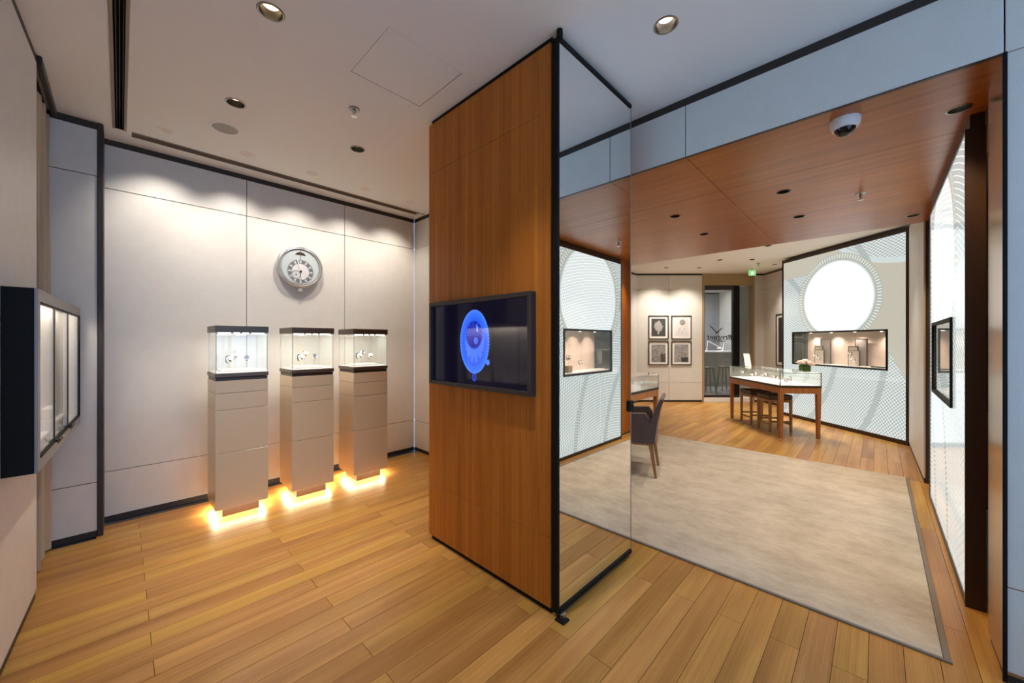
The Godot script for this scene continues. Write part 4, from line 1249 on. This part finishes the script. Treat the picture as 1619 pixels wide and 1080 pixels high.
	span("diffuser", M.lamp_dim, cl, -0.6, 0.6, -0.02, 0.0, -0.15, 0.15, 0.002)
	area(cl, Vector3(0, -0.025, 0), Vector3.DOWN, Vector2(1.2, 0.3), 9.0, Color(0.93, 0.96, 1.0))
	var b := thing("workbench", "grey-white watchmaker's bench inside the workshop", "workbench", xf * Transform3D(Basis(), Vector3(2.75, 0.098, -2.5)))
	span("bench_top", M.white, b, -1.2, 1.2, 0.98, 1.02, -0.35, 0.3, 0.004)
	span("bench_front", M.bench, b, -1.18, 1.18, 0.0, 0.98, 0.16, 0.2, 0.002)
	span("bench_side", M.bench, b, -1.18, -1.14, 0.0, 0.98, -0.33, 0.16, 0.002)
	span("bench_side", M.bench, b, 1.14, 1.18, 0.0, 0.98, -0.33, 0.16, 0.002)
	var by := 1.118
	for e in [[2.86, 0.36, "white desk lamp with its lit head bent low over the bench"], [3.33, 0.36, "white desk lamp with raised elbow beside the dark window stile"]]:
		var l := thing("desk_lamp", e[2], "lamp", xf * Transform3D(Basis(), Vector3(e[0], by, -2.42)), "workbench lamps")
		part("lamp_base", lathe([Vector2(0, 0), Vector2(0.05, 0), Vector2(0.05, 0.014), Vector2(0, 0.02)], 16), M.white, l)
		part("lower_arm", tube([Vector3(0, 0.015, 0), Vector3(0.05 if e[0] > 3.0 else 0.03, 0.30, 0)], 0.011), M.white, l)
		part("upper_arm", tube([Vector3(0.05 if e[0] > 3.0 else 0.03, 0.30, 0), Vector3(0.36, 0.13, 0.0)], 0.010), M.white, l)
		var hd := part("lamp_head", lathe([Vector2(0.0, 0.03), Vector2(0.075, 0.0), Vector2(0.07, 0.0), Vector2(0.0, 0.02)], 16), M.white, l, Vector3(0.37, 0.09, 0))
		part("bulb", lathe([Vector2(0, -0.004), Vector2(0.06, -0.002), Vector2(0.055, 0.008), Vector2(0, 0.012)], 14), M.lamp_white, hd)
		spot(l, Vector3(0.37, 0.082, 0), Vector3.DOWN, 0.25, 65.0, Color(0.95, 0.98, 1.0))
	for e in [[1.98 + 0.80, -1.35, "dark round wooden stool inside the workshop"], [1.62 + 0.6, -1.1, "dark wooden stool beside the bronze window frame"]]:
		var so := thing("round_stool", e[2], "stool", xf * Transform3D(Basis(), Vector3(e[0], 0.098, e[1])), "workshop stools")
		part("seat", lathe([Vector2(0, 0.60), Vector2(0.15, 0.60), Vector2(0.165, 0.615), Vector2(0.165, 0.64), Vector2(0.15, 0.65), Vector2(0, 0.655)], 22), M.dark_wood, so)
		for k in 4:
			var an := TAU * (k + 0.5) / 4
			part("leg", tube([Vector3(cos(an) * 0.19, 0.0, sin(an) * 0.19), Vector3(cos(an) * 0.12, 0.605, sin(an) * 0.12)], 0.018, 0.022, 8), M.dark_wood, so)
		var rg := []
		for k in 17:
			rg.append(Vector3(cos(TAU * k / 16.0) * 0.17, 0.2, sin(TAU * k / 16.0) * 0.17))
		part("foot_ring", tube(rg, 0.008, 0.008, 6), M.dark_wood, so)
	# exit sign under the far ceiling
	var ex := thing("exit_sign", "small green running-man exit sign hanging from the far ceiling", "sign", xf * Transform3D(Basis(), Vector3(2.22, 2.80, 0.7)))
	part("sign_face", bev(0.15, 0.12, 0.02, 0.003), glow(Color(0.12, 0.72, 0.32), 0.9), ex, Vector3(0, 0.06, 0))
	part("running_figure", extrude(PackedVector2Array([Vector2(-0.03, 0.02), Vector2(-0.018, 0.02), Vector2(-0.002, 0.045), Vector2(0.012, 0.03), Vector2(0.03, 0.03), Vector2(0.03, 0.038), Vector2(0.016, 0.04), Vector2(0.006, 0.056), Vector2(0.012, 0.072), Vector2(0.028, 0.066), Vector2(0.03, 0.074), Vector2(0.01, 0.088), Vector2(-0.02, 0.08), Vector2(-0.03, 0.06), Vector2(-0.022, 0.058), Vector2(-0.014, 0.07), Vector2(-0.006, 0.07), Vector2(-0.012, 0.05)]), 0.003), glow(Color(0.9, 1.0, 0.92), 1.0), ex, Vector3(0, 0, 0.012))
	part("hanger", tube([Vector3(0, 0.12, 0), Vector3(0, CEIL - 2.80, 0)], 0.006), M.steel, ex)
	area(ex, Vector3(0, 0.06, 0.016), Vector3(0, 0, 1), Vector2(0.13, 0.1), 0.01, Color(0.2, 0.8, 0.4))

# ------------------------------------------------------------------ scene
func _ready() -> void:
	var cam := Camera3D.new()
	cam.name = "camera"
	add_child(cam)
	cam.position = Vector3(0, CAM_H, 0)
	cam.fov = rad_to_deg(2.0 * atan(540.0 / 598.0))
	cam.basis = Basis.looking_at(Vector3(cos(deg_to_rad(44.0)), 0, -sin(deg_to_rad(44.0))), Vector3.UP)
	cam.near = 0.02
	cam.far = 60.0
	cam.current = true
	var we := WorldEnvironment.new()
	we.name = "daylight"
	var env := Environment.new()
	env.background_mode = Environment.BG_COLOR
	env.background_color = Color(0.62, 0.80, 1.0)
	env.background_energy_multiplier = 2.95
	env.tonemap_mode = Environment.TONE_MAPPER_LINEAR
	env.tonemap_exposure = 1.06
	env.sdfgi_enabled = true
	env.ssao_enabled = true
	env.ssil_enabled = true
	we.environment = env
	add_child(we)

	make_materials()
	M.acrylic = glass(0.12, Color(0.95, 0.97, 1.0))
	M.gold = mat(rgb8(206, 160, 110), 0.2, 1.0)
	M.blue_board = textured(two_tone(rgb8(28, 38, 74), rgb8(74, 92, 140), 44, 128, [[0.06, 1.0]], 2.4), Vector3(6, 6, 6), 0.4)
	M.steel_board = mat(rgb8(150, 140, 136), 0.5)
	M.grey_metal = mat(rgb8(150, 146, 142), 0.35, 0.35)
	M.deck_white = mat(rgb8(240, 236, 230), 0.6)
	M.petal = mat(rgb8(238, 196, 182), 0.7)
	M.petal_white = mat(rgb8(244, 222, 210), 0.7)
	M.bronze_light = mat(rgb8(168, 142, 104), 0.4)
	M.reveal = mat(rgb8(160, 170, 172), 0.4)
	M.workshop_wall = mat(rgb8(142, 140, 142), 0.5)
	M.bench = mat(rgb8(150, 138, 130), 0.5)
	M.workshop_floor = textured(two_tone(rgb8(110, 110, 112), rgb8(150, 148, 146), 66, 128, [[0.05, 1.0]]), Vector3(1, 1, 1), 0.2)
	print("materials ", Time.get_ticks_msec())

	var front := [[0.499, 2.08], [0.528, 3.04], [1.344, 3.05], [1.88, 0.755], [1.05, 1.25]]
	var under := [[3.66, 0.535], [4.49, 0.535], [3.66, 1.38], [4.49, 1.38], [2.98, -0.30], [5.20, -0.24]]
	var far := [cam_uv(4.6, 7.25), cam_uv(4.0, 7.28), cam_uv(3.28, 8.05), cam_uv(3.98, 8.05), cam_uv(4.2, 6.2), cam_uv(4.0, 4.9), cam_uv(5.35, 7.7)]
	var fh := []
	for e in front: fh.append([e[0], e[1], 0.05])
	var uh := []
	for e in under: uh.append([e[0], e[1], 0.04])
	var ah := []
	for e in far: ah.append([e.x, e.y, 0.04])
	build_floor()
	build_shell()
	build_ceilings(fh, uh, ah)
	build_pillar()
	build_backlit()
	print("structure ", Time.get_ticks_msec())

	# lights of the front room
	var warm := Color(1.0, 0.96, 0.90)
	downlight("black recessed ceiling downlight beside the ceiling speaker", "alcove downlights", 0.528, CEIL, 3.04, 0.05, 3.8, 31.0, warm, M.lamp_warm)
	downlight("black recessed ceiling downlight between the sprinkler and the clock wall", "alcove downlights", 1.344, CEIL, 3.05, 0.05, 3.8, 31.0, warm, M.lamp_warm)
	downlight("black recessed ceiling downlight nearest to the square access panel", "alcove downlights", 0.499, CEIL, 2.08, 0.05, 0.6, 26.0, warm, M.lamp_warm)
	downlight("bright ceiling downlight before the mirror door", "entrance downlights", 1.88, CEIL, 0.755, 0.05, 0.8, 40.0, warm, M.lamp_white)
	downlight("added unseen ceiling downlight over the middle of the entrance", "entrance downlights", 1.05, CEIL, 1.25, 0.05, 2.4, 31.0, warm, M.lamp_white)  # added lamp out of view, brightens the near floor and lower pillar
	for i in 5:
		var u := 0.234 + 0.507 * i
		var t := thing("wall_washer", "small round ceiling wall-washer in the row before the clock wall", "ceiling light", at(u, CEIL, 3.80), "row of wall-washers")
		part("trim_ring", lathe([Vector2(0.036, -0.003), Vector2(0.05, -0.003), Vector2(0.053, 0.0)], 24), M.ceiling, t)
		part("lens", lathe([Vector2(0.0, -0.002), Vector2(0.036, -0.002), Vector2(0.036, 0.0)], 24), M.washer_lens if M.has("washer_lens") else M.cream, t)
		spot(t, Vector3(0, -0.008, 0), Vector3(0, -1.0, -0.56), 1.28, 43.0, Color(1.0, 0.965, 0.92), 0.03, 1.0)
	var spk := thing("ceiling_speaker", "round grey ceiling speaker grille beside a downlight", "speaker", at(0.536, CEIL, 3.455))
	part("rim", lathe([Vector2(0.078, -0.004), Vector2(0.092, -0.005), Vector2(0.096, 0.0)], 36), M.ceiling, spk)
	part("grille", lathe([Vector2(0, -0.003), Vector2(0.078, -0.003), Vector2(0.078, 0.0)], 36), mat(rgb8(168, 162, 154), 0.7), spk)
	sprinkler("pendent fire sprinkler on the plaster ceiling of the alcove", 1.096, CEIL, 2.54)
	sprinkler("pendent fire sprinkler under the wooden lowered ceiling", 4.136, SOFFIT, 0.095)
	var s3 := cam_uv(4.95, 7.6)
	sprinkler("pendent fire sprinkler on the far ceiling beside the exit sign", s3.x, CEIL, s3.y)
	for e in under.slice(0, 4):
		downlight("small dark downlight in the wooden lowered ceiling", "downlights in the wooden ceiling", e[0], SOFFIT, e[1], 0.04, 1.6, 50.0, warm, M.lamp_dim)
	downlight("lit downlight in the wooden ceiling beside the wooden jamb", "downlights beside the backlit panel", under[4][0], SOFFIT, under[4][1], 0.04, 1.6, 30.0, Color(1.0, 0.86, 0.62), M.lamp_white)
	downlight("lit downlight in the wooden ceiling at the far end of the backlit panel", "downlights beside the backlit panel", under[5][0], SOFFIT, under[5][1], 0.04, 1.6, 30.0, Color(1.0, 0.86, 0.62), M.lamp_white)
	var nrm := cam_uv(0, 1)
	var to_wall := W(nrm.x, 0, nrm.y)
	for i in far.size():
		var aim := Vector3.DOWN
		if i == 2 or i == 3:
			aim = Vector3.DOWN + to_wall * 0.42
		if i == 6:
			var sd := cam_uv(1, 0)
			aim = Vector3.DOWN + W(sd.x, 0, sd.y) * 0.3
		downlight(["downlight over the far end of the flower desk", "dark downlight on the far ceiling beside the window", "downlight aimed at the two framed prints beside the corner", "downlight aimed at the two framed prints beside the window", "downlight over the flower desk", "downlight over the carpet's far edge", "downlight aimed at the tall watch photograph"][i], "far room downlights", far[i].x, CEIL, far[i].y, 0.04, [3.6, 3.4, 2.6, 2.6, 5.0, 4.0, 2.6][i], 44.0, Color(1.0, 0.965, 0.91), M.lamp_warm if i > 1 else M.lamp_dim, aim)
	var dc := thing("dome_camera", "white dome security camera under the wooden ceiling edge", "security camera", at(2.706, SOFFIT, 0.125))
	part("base", lathe([Vector2(0.0, -0.05), Vector2(0.052, -0.05), Vector2(0.062, -0.036), Vector2(0.066, -0.01), Vector2(0.066, 0.0)], 32), M.white, dc)
	part("dome", lathe([Vector2(0.0, -0.086), Vector2(0.018, -0.083), Vector2(0.034, -0.072), Vector2(0.043, -0.058), Vector2(0.046, -0.05)], 28), mat(rgb8(22, 22, 26), 0.04), dc)
	part("screw", lathe([Vector2(0, -0.002), Vector2(0.004, -0.002), Vector2(0.004, 0.004)], 8), M.black, dc, Vector3(-0.045, -0.044, 0.02))

	pedestal(0.512, "by the grey wall", [0, 0, 3])
	pedestal(1.048, "in the middle of the row", [0, 1, 3])
	pedestal(1.593, "by the wooden pillar", [0, 3, 0])
	build_clock()
	build_screen()
	build_wall_case()
	build_curtain()
	build_furniture()
	build_far_window()
	print("done ", Time.get_ticks_msec())
